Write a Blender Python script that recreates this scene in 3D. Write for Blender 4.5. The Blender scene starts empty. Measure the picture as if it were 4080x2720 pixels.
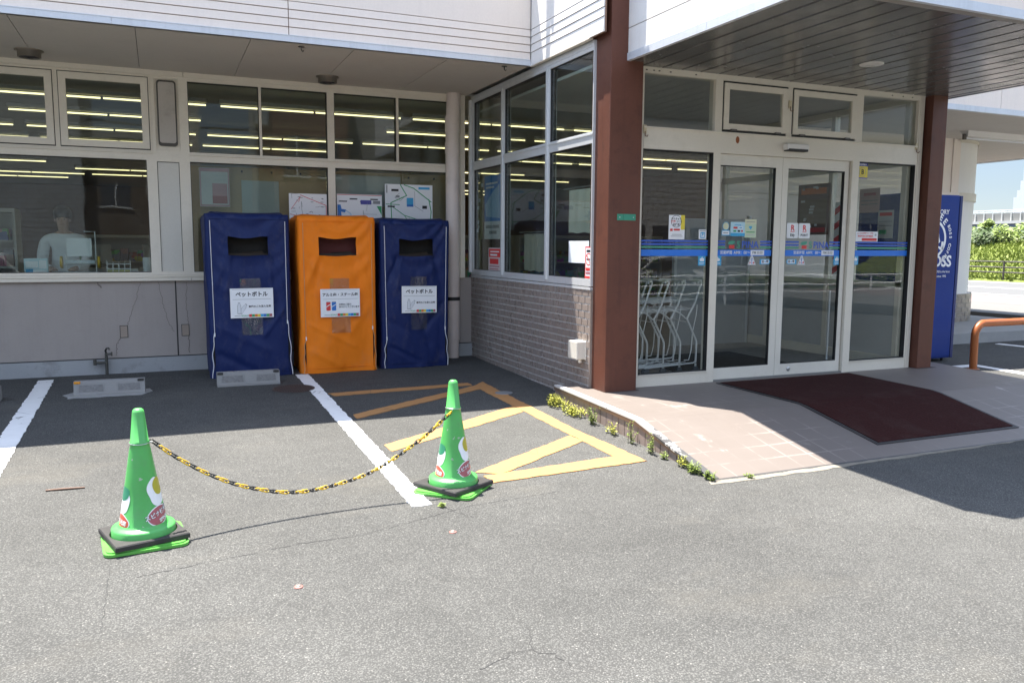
import bpy, bmesh, math, random
from mathutils import Vector, Matrix, noise as mnoise
random.seed(7)
C = bpy.context.scene
R = math.radians
PI = math.pi

# ------------------------------------------------------------------ camera, world, sun
cam_d = bpy.data.cameras.new('camera'); cam = bpy.data.objects.new('camera', cam_d)
C.collection.objects.link(cam); C.camera = cam
cam_d.sensor_width = 36.0; cam_d.lens = 3247.56 / 4080 * 36.0
cam_d.clip_start = 0.05; cam_d.clip_end = 3000
def cam_matrix(yaw, pit, rol, z):
    cy, sy = math.cos(yaw), math.sin(yaw)
    f0 = Vector((sy, cy, 0)); r0 = Vector((cy, -sy, 0)); up = Vector((0, 0, 1))
    fwd = f0 * math.cos(pit) - up * math.sin(pit)
    dn = -(up * math.cos(pit) + f0 * math.sin(pit))
    r = r0 * math.cos(rol) + dn * math.sin(rol); d = dn * math.cos(rol) - r0 * math.sin(rol)
    m = Matrix.Identity(4)
    for i in range(3):
        m[i][0] = r[i]; m[i][1] = -d[i]; m[i][2] = -fwd[i]
    m[2][3] = z
    return m
cam.matrix_world = cam_matrix(0.40714303, 0.11785501, -0.00589434, 1.46)

SUNV = Vector((-0.155, 0.265, 1.0)).normalized()          # towards the sun
world = bpy.data.worlds.new('World'); C.world = world; world.use_nodes = True
wn = world.node_tree.nodes; bg = wn['Background']
sky = wn.new('ShaderNodeTexSky'); sky.sky_type = 'NISHITA'; sky.sun_disc = False
sky.sun_elevation = math.asin(SUNV.z); sky.sun_rotation = math.atan2(SUNV.x, SUNV.y)
sky.air_density = 1.0; sky.dust_density = 0.3; sky.ozone_density = 2.0
hsv = wn.new('ShaderNodeHueSaturation'); hsv.inputs['Saturation'].default_value = 0.62
world.node_tree.links.new(sky.outputs[0], hsv.inputs['Color']); wtc = wn.new('ShaderNodeTexCoord'); wsep = wn.new('ShaderNodeSeparateXYZ'); wmr = wn.new('ShaderNodeMapRange'); wmx = wn.new('ShaderNodeVectorMath'); wmx.operation = 'MULTIPLY'; wrp = wn.new('ShaderNodeValToRGB')
wl = world.node_tree.links.new; wl(wtc.outputs['Generated'], wsep.inputs[0]); wl(wsep.outputs[2], wmr.inputs[0])
for i_, v_ in enumerate((0.15, 0.36, 0.0, 1.0)): wmr.inputs[i_+1].default_value = v_      # low sky dimmed and tinted by height, so it does not clip
wl(hsv.outputs[0], wmx.inputs[0]); wrp.color_ramp.elements[0].color = (0.215, 0.235, 0.265, 1); wl(wmr.outputs[0], wrp.inputs[0]); wl(wrp.outputs[0], wmx.inputs[1]); wl(wmx.outputs[0], bg.inputs[0]); bg.inputs[1].default_value = 0.15
sun_d = bpy.data.lights.new('sun', 'SUN'); sun_d.energy = 5.0; sun_d.angle = R(0.5); sun_d.color = (1.0, 0.94, 0.85)
sun = bpy.data.objects.new('sun', sun_d); C.collection.objects.link(sun)
sun.rotation_euler = SUNV.to_track_quat('Z', 'Y').to_euler(); sun.location = (-4, 10, 30)
C.view_settings.view_transform = 'Standard'; C.view_settings.look = 'None'
C.view_settings.gamma = 1.0; C.view_settings.exposure = 1.88
C.cycles.transparent_max_bounces = 32; C.cycles.max_bounces = 8
C.cycles.sample_clamp_indirect = 6.0

# ------------------------------------------------------------------ materials
def srgb(r, g, b):
    f = lambda c: (c / 255 / 12.92) if c / 255 <= 0.04045 else ((c / 255 + 0.055) / 1.055) ** 2.4
    return (f(r), f(g), f(b))
MATS = {}
def nodes(m):
    m.use_nodes = True
    nt = m.node_tree; nt.nodes.clear()
    out = nt.nodes.new('ShaderNodeOutputMaterial')
    return nt, out
class NT:
    def __init__(s, nt): s.nt = nt
    def n(s, t, **k):
        x = s.nt.nodes.new(t)
        for a, v in k.items(): setattr(x, a, v)
        return x
    def l(s, a, b): s.nt.links.new(a, b)
    def noise(s, co, scale, detail=4, rough=0.55):
        x = s.n('ShaderNodeTexNoise'); x.inputs['Scale'].default_value = scale
        x.inputs['Detail'].default_value = detail; x.inputs['Roughness'].default_value = rough
        s.l(co, x.inputs['Vector']); return x.outputs['Fac']
    def ramp(s, f, stops):
        x = s.n('ShaderNodeValToRGB'); e = x.color_ramp.elements
        while len(e) < len(stops): e.new(0.5)
        for el, (p, c) in zip(e, stops):
            el.position = p; el.color = (c, c, c, 1) if isinstance(c, (int, float)) else (*c, 1)
        s.l(f, x.inputs['Fac']); return x.outputs['Color']
    def mix(s, f, a, b, mode='MIX'):
        x = s.n('ShaderNodeMix'); x.data_type = 'RGBA'; x.blend_type = mode
        for i, v in ((0, f), (6, a), (7, b)):
            if hasattr(v, 'links'): s.l(v, x.inputs[i])
            elif i == 0: x.inputs[0].default_value = v
            elif isinstance(v, (int, float)): x.inputs[i].default_value = (v, v, v, 1)
            else: x.inputs[i].default_value = (*v, 1)
        return x.outputs[2]
    def math(s, op, a, b=None):
        x = s.n('ShaderNodeMath', operation=op)
        for i, v in enumerate((a, b)):
            if v is None: continue
            if hasattr(v, 'links'): s.l(v, x.inputs[i])
            else: x.inputs[i].default_value = v
        return x.outputs[0]
    def mapping(s, co, sc=(1, 1, 1)):
        x = s.n('ShaderNodeMapping'); x.inputs['Scale'].default_value = sc; s.l(co, x.inputs['Vector']); return x.outputs[0]
def mat(name, col, rough=0.6, metal=0.0, var=0.12, vscale=3.0, fine=0.06, fscale=60, bump=0.0, bscale=80, spec=0.5,
        streak=0.0, dirt=None, dirtamt=0.0, trans=0.0, coat=0.0):
    """base colour broken up by broad and fine noise, optional vertical streaks and dirt patches, optional bump"""
    if name in MATS: return MATS[name]
    m = bpy.data.materials.new(name); nt, out = nodes(m); t = NT(nt)
    b = t.n('ShaderNodeBsdfPrincipled'); t.l(b.outputs[0], out.inputs[0])
    tc = t.n('ShaderNodeTexCoord'); co = tc.outputs['Object']
    c = t.mix(t.noise(co, vscale, 5), tuple(x * (1 - var) for x in col), tuple(min(1, x * (1 + var)) for x in col))
    if fine: c = t.mix(t.noise(co, fscale, 3), t.mix(1.0, c, 1 - fine, 'MULTIPLY'), t.mix(1.0, c, 1 + fine, 'MULTIPLY'))
    if streak:
        sf = t.ramp(t.noise(t.mapping(co, (9, 9, 0.5)), 1.6, 4, 0.65), [(0.5, 0), (0.8, 1)])
        c = t.mix(t.math('MULTIPLY', sf, streak), c, dirt or tuple(x * 0.45 for x in col))
    if dirtamt:
        df = t.ramp(t.noise(co, vscale * 2.3, 8, 0.7), [(0.52, 0), (0.68, 1)])
        c = t.mix(t.math('MULTIPLY', df, dirtamt), c, dirt or tuple(x * 0.4 for x in col))
    t.l(c, b.inputs['Base Color'])
    b.inputs['Metallic'].default_value = metal; b.inputs['Specular IOR Level'].default_value = spec
    rr = t.ramp(t.noise(co, vscale * 4, 4), [(0.3, max(0.02, rough - 0.07)), (0.7, min(1, rough + 0.07))])
    t.l(rr, b.inputs['Roughness'])
    if coat: b.inputs['Coat Weight'].default_value = coat; b.inputs['Coat Roughness'].default_value = 0.15
    if trans: b.inputs['Transmission Weight'].default_value = trans
    if bump:
        bp = t.n('ShaderNodeBump'); bp.inputs['Strength'].default_value = bump; bp.inputs['Distance'].default_value = 0.01
        t.l(t.noise(co, bscale, 4), bp.inputs['Height']); t.l(bp.outputs[0], b.inputs['Normal'])
    MATS[name] = m; return m
def emis(name, col, st):
    if name in MATS: return MATS[name]
    m = bpy.data.materials.new(name); nt, out = nodes(m); t = NT(nt)
    e = t.n('ShaderNodeEmission'); e.inputs[0].default_value = (*col, 1); e.inputs[1].default_value = st
    t.l(e.outputs[0], out.inputs[0]); MATS[name] = m; return m
def glass(name, tint=(0.8, 0.85, 0.83), r0=0.03, grime=0.03):
    if name in MATS: return MATS[name]
    m = bpy.data.materials.new(name); nt, out = nodes(m); t = NT(nt)
    lw = t.n('ShaderNodeLayerWeight'); lw.inputs[0].default_value = 0.5
    f = t.math('ADD', t.math('MULTIPLY', t.math('POWER', lw.outputs['Facing'], 5.0), 1 - r0), r0)
    tr = t.n('ShaderNodeBsdfTransparent'); tr.inputs[0].default_value = (*tint, 1)
    gl = t.n('ShaderNodeBsdfGlossy'); gl.inputs['Roughness'].default_value = 0.0; gl.inputs[0].default_value = (1, 1, 1, 1)
    bpn = t.n('ShaderNodeBump'); bpn.inputs['Strength'].default_value = 0.05; bpn.inputs['Distance'].default_value = 0.02
    tc = t.n('ShaderNodeTexCoord'); t.l(t.noise(tc.outputs['Object'], 1.4, 2), bpn.inputs['Height']); t.l(bpn.outputs[0], gl.inputs['Normal'])
    df = t.n('ShaderNodeBsdfDiffuse'); df.inputs[0].default_value = (0.5, 0.5, 0.47, 1)
    g = t.ramp(t.noise(tc.outputs['Object'], 2.5, 6, 0.7), [(0.3, 0.0), (0.8, grime)])
    m1 = t.n('ShaderNodeMixShader'); t.l(f, m1.inputs[0]); t.l(tr.outputs[0], m1.inputs[1]); t.l(gl.outputs[0], m1.inputs[2])
    m2 = t.n('ShaderNodeMixShader'); t.l(g, m2.inputs[0]); t.l(m1.outputs[0], m2.inputs[1]); t.l(df.outputs[0], m2.inputs[2])
    t.l(m2.outputs[0], out.inputs[0]); MATS[name] = m; return m

def asphalt_mat(name, lo, mid, hi, chip):
    m = bpy.data.materials.new(name); nt, out = nodes(m); t = NT(nt)
    b = t.n('ShaderNodeBsdfPrincipled'); t.l(b.outputs[0], out.inputs[0])
    co = t.n('ShaderNodeTexCoord').outputs['Object']
    v = t.n('ShaderNodeTexVoronoi'); v.inputs['Scale'].default_value = 120; v.inputs['Randomness'].default_value = 1.0
    wob = t.n('ShaderNodeVectorMath', operation='ADD'); nz = t.n('ShaderNodeTexNoise'); nz.inputs['Scale'].default_value = 140
    t.l(co, nz.inputs['Vector']); sc = t.n('ShaderNodeVectorMath', operation='SCALE'); t.l(nz.outputs['Color'], sc.inputs[0]); sc.inputs['Scale'].default_value = 0.012
    t.l(co, wob.inputs[0]); t.l(sc.outputs[0], wob.inputs[1]); t.l(wob.outputs[0], v.inputs['Vector'])
    cell = t.n('ShaderNodeSeparateColor'); t.l(v.outputs['Color'], cell.inputs[0])
    stone = t.ramp(cell.outputs[0], [(0.0, lo), (0.45, mid), (0.9, hi), (0.978, hi), (0.990, chip)])
    gap = t.ramp(v.outputs['Distance'], [(0.28, 0.0), (0.62, 1.0)])
    c = t.mix(gap, stone, tuple(x * 0.52 for x in mid))
    big = t.ramp(t.noise(co, 0.45, 6, 0.6), [(0.3, 0.82), (0.7, 1.13)])
    c = t.mix(1.0, c, big, 'MULTIPLY')
    med = t.ramp(t.noise(co, 5.0, 6, 0.7), [(0.3, 0.90), (0.7, 1.08)])
    c = t.mix(1.0, c, med, 'MULTIPLY')
    pale = t.ramp(t.noise(t.mapping(co, (0.5, 1.0, 1)), 1.1, 7, 0.65), [(0.55, 0), (0.75, 0.35)])
    c = t.mix(pale, c, (0.150, 0.138, 0.115))
    oil = t.ramp(t.noise(co, 2.3, 5, 0.6), [(0.66, 0), (0.74, 0.35)])
    c = t.mix(oil, c, (0.04, 0.04, 0.04))
    t.l(c, b.inputs['Base Color']); b.inputs['Roughness'].default_value = 0.9; b.inputs['Specular IOR Level'].default_value = 0.25
    hgt = t.math('SUBTRACT', cell.outputs[1], t.math('MULTIPLY', gap, 1.2))
    bp = t.n('ShaderNodeBump'); bp.inputs['Strength'].default_value = 0.55; bp.inputs['Distance'].default_value = 0.004
    t.l(hgt, bp.inputs['Height']); t.l(bp.outputs[0], b.inputs['Normal'])
    MATS[name] = m; return m
def worn_paint(name, col, under, wear=0.5, scale=14):
    m = bpy.data.materials.new(name); nt, out = nodes(m); t = NT(nt)
    b = t.n('ShaderNodeBsdfPrincipled'); t.l(b.outputs[0], out.inputs[0])
    co = t.n('ShaderNodeTexCoord').outputs['Object']
    f = t.ramp(t.noise(co, scale, 9, 0.72), [(wear, 0), (wear + 0.06, 1)])
    cr = t.n('ShaderNodeTexVoronoi'); cr.feature = 'DISTANCE_TO_EDGE'; cr.inputs['Scale'].default_value = 4.5
    t.l(co, cr.inputs['Vector'])
    crack = t.ramp(cr.outputs['Distance'], [(0.004, 1), (0.012, 0)])
    crk = t.math('MULTIPLY', crack, t.ramp(t.noise(co, 2.2, 3), [(0.5, 0), (0.56, 1)]))
    c0 = t.mix(t.noise(co, 6, 5), tuple(x * 0.86 for x in col), tuple(min(1, x * 1.05) for x in col))
    c = t.mix(t.math('MAXIMUM', f, crk), c0, under)
    t.l(c, b.inputs['Base Color']); b.inputs['Roughness'].default_value = 0.75
    bp = t.n('ShaderNodeBump'); bp.inputs['Strength'].default_value = 0.3; bp.inputs['Distance'].default_value = 0.003
    t.l(t.noise(co, 120, 3), bp.inputs['Height']); t.l(bp.outputs[0], b.inputs['Normal'])
    MATS[name] = m; return m

ASPH = asphalt_mat('asphalt', (0.088, 0.089, 0.085), (0.115, 0.115, 0.110), (0.145, 0.144, 0.136), (0.23, 0.225, 0.21))
ROADM = mat('road_asphalt', (0.20, 0.20, 0.20), 0.9, fscale=30, fine=0.1)
WPAINT = worn_paint('white_road_paint', (0.80, 0.80, 0.79), (0.14, 0.14, 0.135), 0.64)
YPAINT = worn_paint('yellow_road_paint', (0.40, 0.200, 0.072), (0.14, 0.09, 0.05), 0.62)
CREAM = mat('cream_frame', (0.68, 0.63, 0.53), 0.5, var=0.05, dirtamt=0.10, dirt=(0.28, 0.24, 0.18), vscale=2.2)
ALU = mat('aluminium_frame', (0.62, 0.64, 0.65), 0.42, metal=0.25, var=0.06, streak=0.2)
GASKET = mat('black_gasket', (0.02, 0.02, 0.02), 0.6)
STUCCO = mat('grey_stucco', (0.34, 0.305, 0.28), 0.85, var=0.07, bump=0.25, bscale=220, streak=0.13, dirt=(0.16, 0.14, 0.125), dirtamt=0.10)
PLINTHM = mat('plinth_concrete', (0.32, 0.33, 0.335), 0.85, var=0.12, dirtamt=0.6, dirt=(0.17, 0.17, 0.16), vscale=2.0, bump=0.2)
SIDING = mat('white_siding_shade', (0.82, 0.73, 0.65), 0.55, var=0.03, streak=0.12, dirt=(0.52, 0.45, 0.40))  # siding copy for shaded faces, their warmer tone put into the colour
SIDING_SUN = mat('white_siding_sunny', (0.78, 0.76, 0.73), 0.5, var=0.03, streak=0.12, dirt=(0.58, 0.52, 0.46))  # copy of the same siding for sunlit faces, the light put into its colour
GROOVE = mat('rusty_groove', (0.22, 0.13, 0.09), 0.9, var=0.3)
TRIM = mat('pale_metal_trim', (0.60, 0.63, 0.67), 0.42, metal=0.2, var=0.08, streak=0.25)
SOFFIT = mat('soffit_board', (0.56, 0.52, 0.455), 0.8, var=0.05, dirtamt=0.08, vscale=1.2)
SLAT = mat('canopy_slat', (0.10, 0.098, 0.094), 0.22, metal=0.0, var=0.05, vscale=.8, fine=0, spec=0.7, dirtamt=0.12, dirt=(0.17, 0.155, 0.135))
PILLAR = mat('red_brown_steel', (0.120, 0.046, 0.030), 0.5, var=0.22, vscale=2.4, streak=0.45, dirt=(0.06, 0.026, 0.02), dirtamt=0.4, spec=0.3)
TILE = mat('tile_taupe', (0.255, 0.215, 0.19), 0.30, var=0.16, vscale=2.0, fine=0.1, fscale=9, streak=0.25, dirt=(0.16, 0.13, 0.11), spec=0.6)
MORTAR = mat('tile_mortar', (0.52, 0.51, 0.50), 0.9, var=0.2)
LANDM = None
RUBBER = mat('black_rubber', (0.026, 0.024, 0.024), 0.6, var=0.2, vscale=6, bump=0.1, dirtamt=0.25, dirt=(0.05, 0.047, 0.044))
CONEG = mat('green_cone', (0.075, 0.37, 0.085), 0.42, var=0.14, vscale=5, dirtamt=0.34, dirt=(0.10, 0.25, 0.10), coat=0.1)
CONEB = mat('green_cone_base', (0.10, 0.37, 0.06), 0.4, var=0.10, vscale=6, dirtamt=0.2, dirt=(0.08, 0.18, 0.06))
YELP = mat('yellow_plastic', (0.60, 0.38, 0.015), 0.35)
BLKP = mat('black_plastic', (0.015, 0.015, 0.015), 0.35)
STEEL = mat('galvanised_steel', (0.55, 0.57, 0.58), 0.35, metal=0.9)
PIPE = mat('pipe_beige', (0.66, 0.575, 0.52), 0.4, var=0.05, dirtamt=0.12, dirt=(0.33, 0.27, 0.22))
BOXM = mat('box_cream', (0.62, 0.60, 0.54), 0.5, dirtamt=0.12)
PAPER = mat('paper_white', (0.78, 0.79, 0.80), 0.7, var=0.02, fine=0.02)
GREYP = mat('paper_grey', (0.45, 0.46, 0.46), 0.7)
INK = mat('ink_black', (0.02, 0.02, 0.025), 0.6)
INKG = mat('ink_grey', (0.25, 0.26, 0.27), 0.6)
RED = mat('print_red', (0.62, 0.04, 0.04), 0.5)
PINK = mat('print_pink', (0.38, 0.10, 0.12), 0.4, dirtamt=0.15, dirt=(0.45, 0.25, 0.25))
ORANGEP = mat('print_orange', (0.70, 0.20, 0.03), 0.5)
BLUEP = mat('print_blue', (0.02, 0.16, 0.50), 0.45)
BANDB = mat('band_blue', (0.015, 0.17, 0.66), 0.4, var=0.05)
STRIPEB = mat('stripe_blue', (0.03, 0.10, 0.48), 0.4)
CYANP = mat('print_cyan', (0.04, 0.35, 0.62), 0.45)
GREENP = mat('print_green', (0.04, 0.32, 0.12), 0.45)
LGREEN = mat('print_pale_green', (0.50, 0.60, 0.42), 0.5)
YELLP = mat('print_yellow', (0.72, 0.58, 0.05), 0.5)
VIOLP = mat('print_violet', (0.06, 0.06, 0.30), 0.5)
KRAFT = mat('kraft_board', (0.44, 0.31, 0.165), 0.8, var=0.08)
WOODB = mat('counter_brown', (0.10, 0.06, 0.04), 0.5)
DARKI = mat('interior_dark', (0.07, 0.06, 0.055), 0.8)
INTW = mat('interior_wall', (0.30, 0.27, 0.23), 0.8)
INTF = mat('interior_floor', (0.22, 0.20, 0.18), 0.35)
INTC = mat('interior_ceiling', (0.55, 0.53, 0.49), 0.8)
TUBEM = emis('lit_tube', (1.0, 0.85, 0.44), 0.8)
GLASS = glass('window_glass')
GLASSD = glass('door_glass', (0.87, 0.89, 0.88), 0.024, 0.015)
VINYL = glass('clear_vinyl', (0.75, 0.77, 0.80), 0.05, 0.16)
SKIN = mat('skin', (0.50, 0.31, 0.22), 0.5)
SHIRT = mat('white_cloth', (0.74, 0.75, 0.77), 0.8, bump=0.2, bscale=14)
HAIR = mat('dark_hair', (0.02, 0.015, 0.012), 0.5)
CONC = mat('kerb_concrete', (0.30, 0.30, 0.29), 0.9, var=0.15, dirtamt=0.35, dirt=(0.28, 0.27, 0.25), vscale=4, bump=0.3)
LEAF1 = mat('leaf_green', (0.14, 0.20, 0.024), 0.6, var=0.3, vscale=9)
LEAF2 = mat('leaf_yellow_green', (0.33, 0.34, 0.035), 0.6, var=0.3, vscale=9)
LEAF3 = mat('leaf_dark', (0.05, 0.09, 0.018), 0.6, var=0.3, vscale=1.2)
STEMM = mat('plant_stem', (0.13, 0.15, 0.05), 0.7)
NAVY = None

# ------------------------------------------------------------------ mesh builder
class MB:
    def __init__(s, M=None): s.v = []; s.f = []; s.M = M or Matrix.Identity(4); s.sm = []
    def add(s, vs, fs, smooth=False):
        o = len(s.v); s.v += [s.M @ Vector(p) for p in vs]
        s.f += [tuple(i + o for i in f) for f in fs]; s.sm += [smooth] * len(fs); return s
    def box(s, x0, x1, y0, y1, z0, z1):
        return s.add([(x0,y0,z0),(x1,y0,z0),(x1,y1,z0),(x0,y1,z0),(x0,y0,z1),(x1,y0,z1),(x1,y1,z1),(x0,y1,z1)],
                     [(3,2,1,0),(4,5,6,7),(0,1,5,4),(1,2,6,5),(2,3,7,6),(3,0,4,7)])
    def bbox(s, x0, x1, y0, y1, z0, z1, b=0.004):
        """box with chamfered edges"""
        bm = bmesh.new(); bmesh.ops.create_cube(bm, size=1)
        for v in bm.verts: v.co = Vector(((x0+x1)/2 + v.co.x*(x1-x0), (y0+y1)/2 + v.co.y*(y1-y0), (z0+z1)/2 + v.co.z*(z1-z0)))
        bmesh.ops.bevel(bm, geom=bm.edges[:], offset=b, segments=2, affect='EDGES', profile=0.5)
        s.frombm(bm); return s
    def frombm(s, bm, smooth=False, M=None):
        bm.verts.index_update(); M = M or Matrix.Identity(4)
        s.add([M @ v.co for v in bm.verts], [tuple(v.index for v in f.verts) for f in bm.faces], smooth); bm.free()
    def quad(s, *p): return s.add(p, [tuple(range(len(p)))])
    def prism(s, pts, z0, z1):
        n = len(pts)
        s.add([(x, y, z0) for x, y in pts] + [(x, y, z1) for x, y in pts],
              [tuple(reversed(range(n))), tuple(range(n, 2*n))] + [(i, (i+1) % n, n+(i+1) % n, n+i) for i in range(n)]); return s
    def tube(s, path, r, n=8, closed=False, caps=True):
        P = [Vector(p) for p in path]; k = len(P); rs = r if isinstance(r, (list, tuple)) else [r]*k
        rings = []; prev = None
        for i, p in enumerate(P):
            a = P[(i-1) % k] if (closed or i > 0) else p; b = P[(i+1) % k] if (closed or i < k-1) else p
            d = (b - a).normalized()
            if prev is None:
                u = d.orthogonal().normalized()
            else:
                u = (prev - d * prev.dot(d)); u = u.normalized() if u.length > 1e-6 else d.orthogonal().normalized()
            prev = u; w = d.cross(u)
            rings.append([p + (u*math.cos(2*PI*j/n) + w*math.sin(2*PI*j/n)) * rs[i] for j in range(n)])
        vs = [q for rg in rings for q in rg]; fs = []
        for i in range(k if closed else k-1):
            for j in range(n):
                a = i*n + j; b = i*n + (j+1) % n; c = ((i+1) % k)*n + (j+1) % n; d = ((i+1) % k)*n + j
                fs.append((a, b, c, d))
        s.add(vs, fs, True)
        if caps and not closed:
            s.add(rings[0], [tuple(reversed(range(n)))]); s.add(rings[-1], [tuple(range(n))])
        return s
    def lathe(s, prof, n=32, c=(0, 0, 0), smooth=True, cap0=False, cap1=False):
        vs = []; fs = []; k = len(prof)
        for r, z in prof:
            for j in range(n): vs.append((c[0] + r*math.cos(2*PI*j/n), c[1] + r*math.sin(2*PI*j/n), c[2] + z))
        for i in range(k-1):
            for j in range(n): fs.append((i*n+j, i*n+(j+1) % n, (i+1)*n+(j+1) % n, (i+1)*n+j))
        s.add(vs, fs, smooth)
        if cap0: s.add(vs[:n], [tuple(reversed(range(n)))])
        if cap1: s.add(vs[-n:], [tuple(range(n))])
        return s
    def disc(s, cx, cy, r, z, n=24): return s.add([(cx + r*math.cos(2*PI*j/n), cy + r*math.sin(2*PI*j/n), z) for j in range(n)], [tuple(range(n))])
    def line(s, pts, w, z):
        """flat stroke in the local xy plane"""
        for (x0, y0), (x1, y1) in zip(pts, pts[1:]):
            d = Vector((x1-x0, y1-y0)); L = d.length
            if L < 1e-9: continue
            d /= L; nx, ny = -d.y*w/2, d.x*w/2; ex, ey = d.x*w*.3, d.y*w*.3
            s.add([(x0+nx-ex, y0+ny-ey, z), (x0-nx-ex, y0-ny-ey, z), (x1-nx+ex, y1-ny+ey, z), (x1+nx+ex, y1+ny+ey, z)], [(0, 1, 2, 3)])
        return s
    def text(s, body, x, y, z, size, align='CENTER', w=None, bold=0.0, fn=None):
        vs, fs = text_geo(body, align, bold)
        if not vs: return s
        xs = [p[0] for p in vs]; k = size; kx = size
        if w: kx = w / max(1e-6, max(xs) - min(xs)) if align != 'X' else size
        pts = [(x + p[0]*kx, y + p[1]*k, z) for p in vs]
        if fn: pts = [fn(*p) for p in pts]
        return s.add(pts, fs)
    def build(s, name, m, parent=None, off=(0, 0, 0), smooth_all=None):
        me = bpy.data.meshes.new(name); o3 = Vector(off)
        me.from_pydata([tuple(v - o3) for v in s.v], [], s.f)
        for p, f in zip(me.polygons, s.sm): p.use_smooth = f if smooth_all is None else smooth_all
        me.materials.append(m); me.update()
        ob = bpy.data.objects.new(name, me); C.collection.objects.link(ob)
        if parent is not None: ob.parent = parent
        return ob
TXT = {}
def text_geo(body, align='CENTER', bold=0.0):
    key = (body, align, bold)
    if key in TXT: return TXT[key]
    cu = bpy.data.curves.new('lettering', 'FONT'); cu.body = body; cu.size = 1.0; cu.align_x = align; cu.align_y = 'CENTER'
    cu.resolution_u = 3; cu.offset = bold
    ob = bpy.data.objects.new('lettering', cu); C.collection.objects.link(ob)
    dg = bpy.context.evaluated_depsgraph_get(); dg.update()
    me = bpy.data.meshes.new_from_object(ob.evaluated_get(dg))
    r = ([tuple(v.co) for v in me.vertices], [tuple(p.vertices) for p in me.polygons])
    bpy.data.objects.remove(ob); bpy.data.curves.remove(cu); bpy.data.meshes.remove(me)
    TXT[key] = r; return r

def tag(o, label=None, cat=None, group=None, kind=None):
    if label: o['label'] = label
    if cat: o['category'] = cat
    if group: o['group'] = group
    if kind: o['kind'] = kind
    return o
def empty(name, loc=(0, 0, 0), rz=0.0, label=None, cat=None, group=None):
    o = bpy.data.objects.new(name, None); C.collection.objects.link(o); o.empty_display_size = 0.1
    o.location = loc; o.rotation_euler = (0, 0, rz); return tag(o, label, cat, group)
def copy_tree(o, parent=None):
    c = o.copy(); C.collection.objects.link(c)
    if parent is not None: c.parent = parent
    for ch in list(o.children): copy_tree(ch, c)
    return c
def frame(o, ex, ey):
    ex = Vector(ex); ey = Vector(ey); ez = ex.cross(ey); m = Matrix.Identity(4)
    for i in range(3): m[i][0] = ex[i]; m[i][1] = ey[i]; m[i][2] = ez[i]; m[i][3] = o[i]
    return m
WY, EY, SX, G = 10.09, 6.71, 3.765, 0.02
FM = frame((0, WY, 0), (1, 0, 0), (0, 0, 1))        # main facade, looking -Y : u = x
FS = frame((SX, WY, 0), (0, -1, 0), (0, 0, 1))      # side wall, looking -X : u = WY - y
FE = frame((0, EY, 0), (1, 0, 0), (0, 0, 1))        # entrance front
def gh(y): return -G * (WY - y) if y < WY else 0.0  # ground height

# ------------------------------------------------------------------ ground
g = MB()
ys = [-60, -30, -10, 0, 2, 4, 6, 8, WY, 14, 30, 120]
for a, b in zip(ys, ys[1:]):
    za, zb = max(gh(a), -0.42), max(gh(b), -0.42)
    g.quad((-150, a, za), (400, a, za), (400, b, zb), (-150, b, zb))
tag(g.build('ground', ASPH), 'worn grey asphalt of the shop car park', 'ground', kind='structure')
def sheet(poly, lift=0.004, wob=0.007, seg=0.05, seed=1):
    """a thin painted sheet lying on the sloping ground, with slightly uneven edges"""
    rnd = random.Random(seed); pts = []
    for (x0, y0), (x1, y1) in zip(poly, poly[1:] + poly[:1]):
        n = max(1, int(math.hypot(x1-x0, y1-y0) / seg))
        for i in range(n):
            t = i/n; pts.append((x0+(x1-x0)*t + rnd.uniform(-wob, wob), y0+(y1-y0)*t + rnd.uniform(-wob, wob)))
    m = MB(); m.add([(x, y, gh(y) + lift) for x, y in pts] + [(x, y, gh(y) + 0.0005) for x, y in pts],
                    [tuple(range(len(pts)))] + [(i, len(pts)+i, len(pts)+(i+1) % len(pts), (i+1) % len(pts)) for i in range(len(pts))])
    return m
def strip(p0, p1, w0, w1=None):
    d = Vector((p1[0]-p0[0], p1[1]-p0[1])).normalized(); n = Vector((-d.y, d.x)); w1 = w1 or w0
    return [(p0[0]+n.x*w0/2, p0[1]+n.y*w0/2), (p0[0]-n.x*w0/2, p0[1]-n.y*w0/2), (p1[0]-n.x*w1/2, p1[1]-n.y*w1/2), (p1[0]+n.x*w1/2, p1[1]+n.y*w1/2)]
PL = [('painted_line', [(1.362, 9.335), (1.335, 4.60), (1.46, 4.60), (1.505, 9.335)], WPAINT, 'white bay line running from the bins towards the right-hand cone', 0.004),
      ('painted_line', [(-1.235, 9.85), (-1.18, 5.6), (-1.02, 5.6), (-1.087, 9.85)], WPAINT, 'white bay line at the left edge beside the wheel stop', 0.004)]
for i, (n, p, m, l, h) in enumerate(PL):
    tag(sheet(p, h, seed=i+3).build(n, m), l, 'road marking', kind='structure')
YL = [[(3.205, 8.25), (3.03, 8.05), (3.04, 5.12), (3.215, 4.93), (3.165, 6.0), (3.185, 7.0)],
      [(3.03, 8.235), (1.51, 8.16), (1.54, 8.01), (3.03, 8.10)],
      [(3.03, 8.05), (1.535, 7.14), (1.535, 6.98), (3.03, 7.87)],
      [(3.03, 7.00), (1.53, 6.03), (1.54, 5.84), (3.03, 6.74)],
      [(3.025, 5.80), (1.93, 5.12), (2.09, 5.018), (3.03, 5.60)],
      [(3.04, 5.13), (1.96, 5.02), (1.97, 4.86), (3.21, 4.94)]]
YLAB = ['yellow border line of the hatched zone beside the ramp', 'yellow hatch line farthest back, nearest the bins', 'yellow diagonal hatch in shade behind the right-hand cone',
        'yellow diagonal hatch crossing just behind the right-hand cone', 'short yellow diagonal hatch right of the right-hand cone', 'yellow closing line of the hatched zone nearest the camera']
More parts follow.
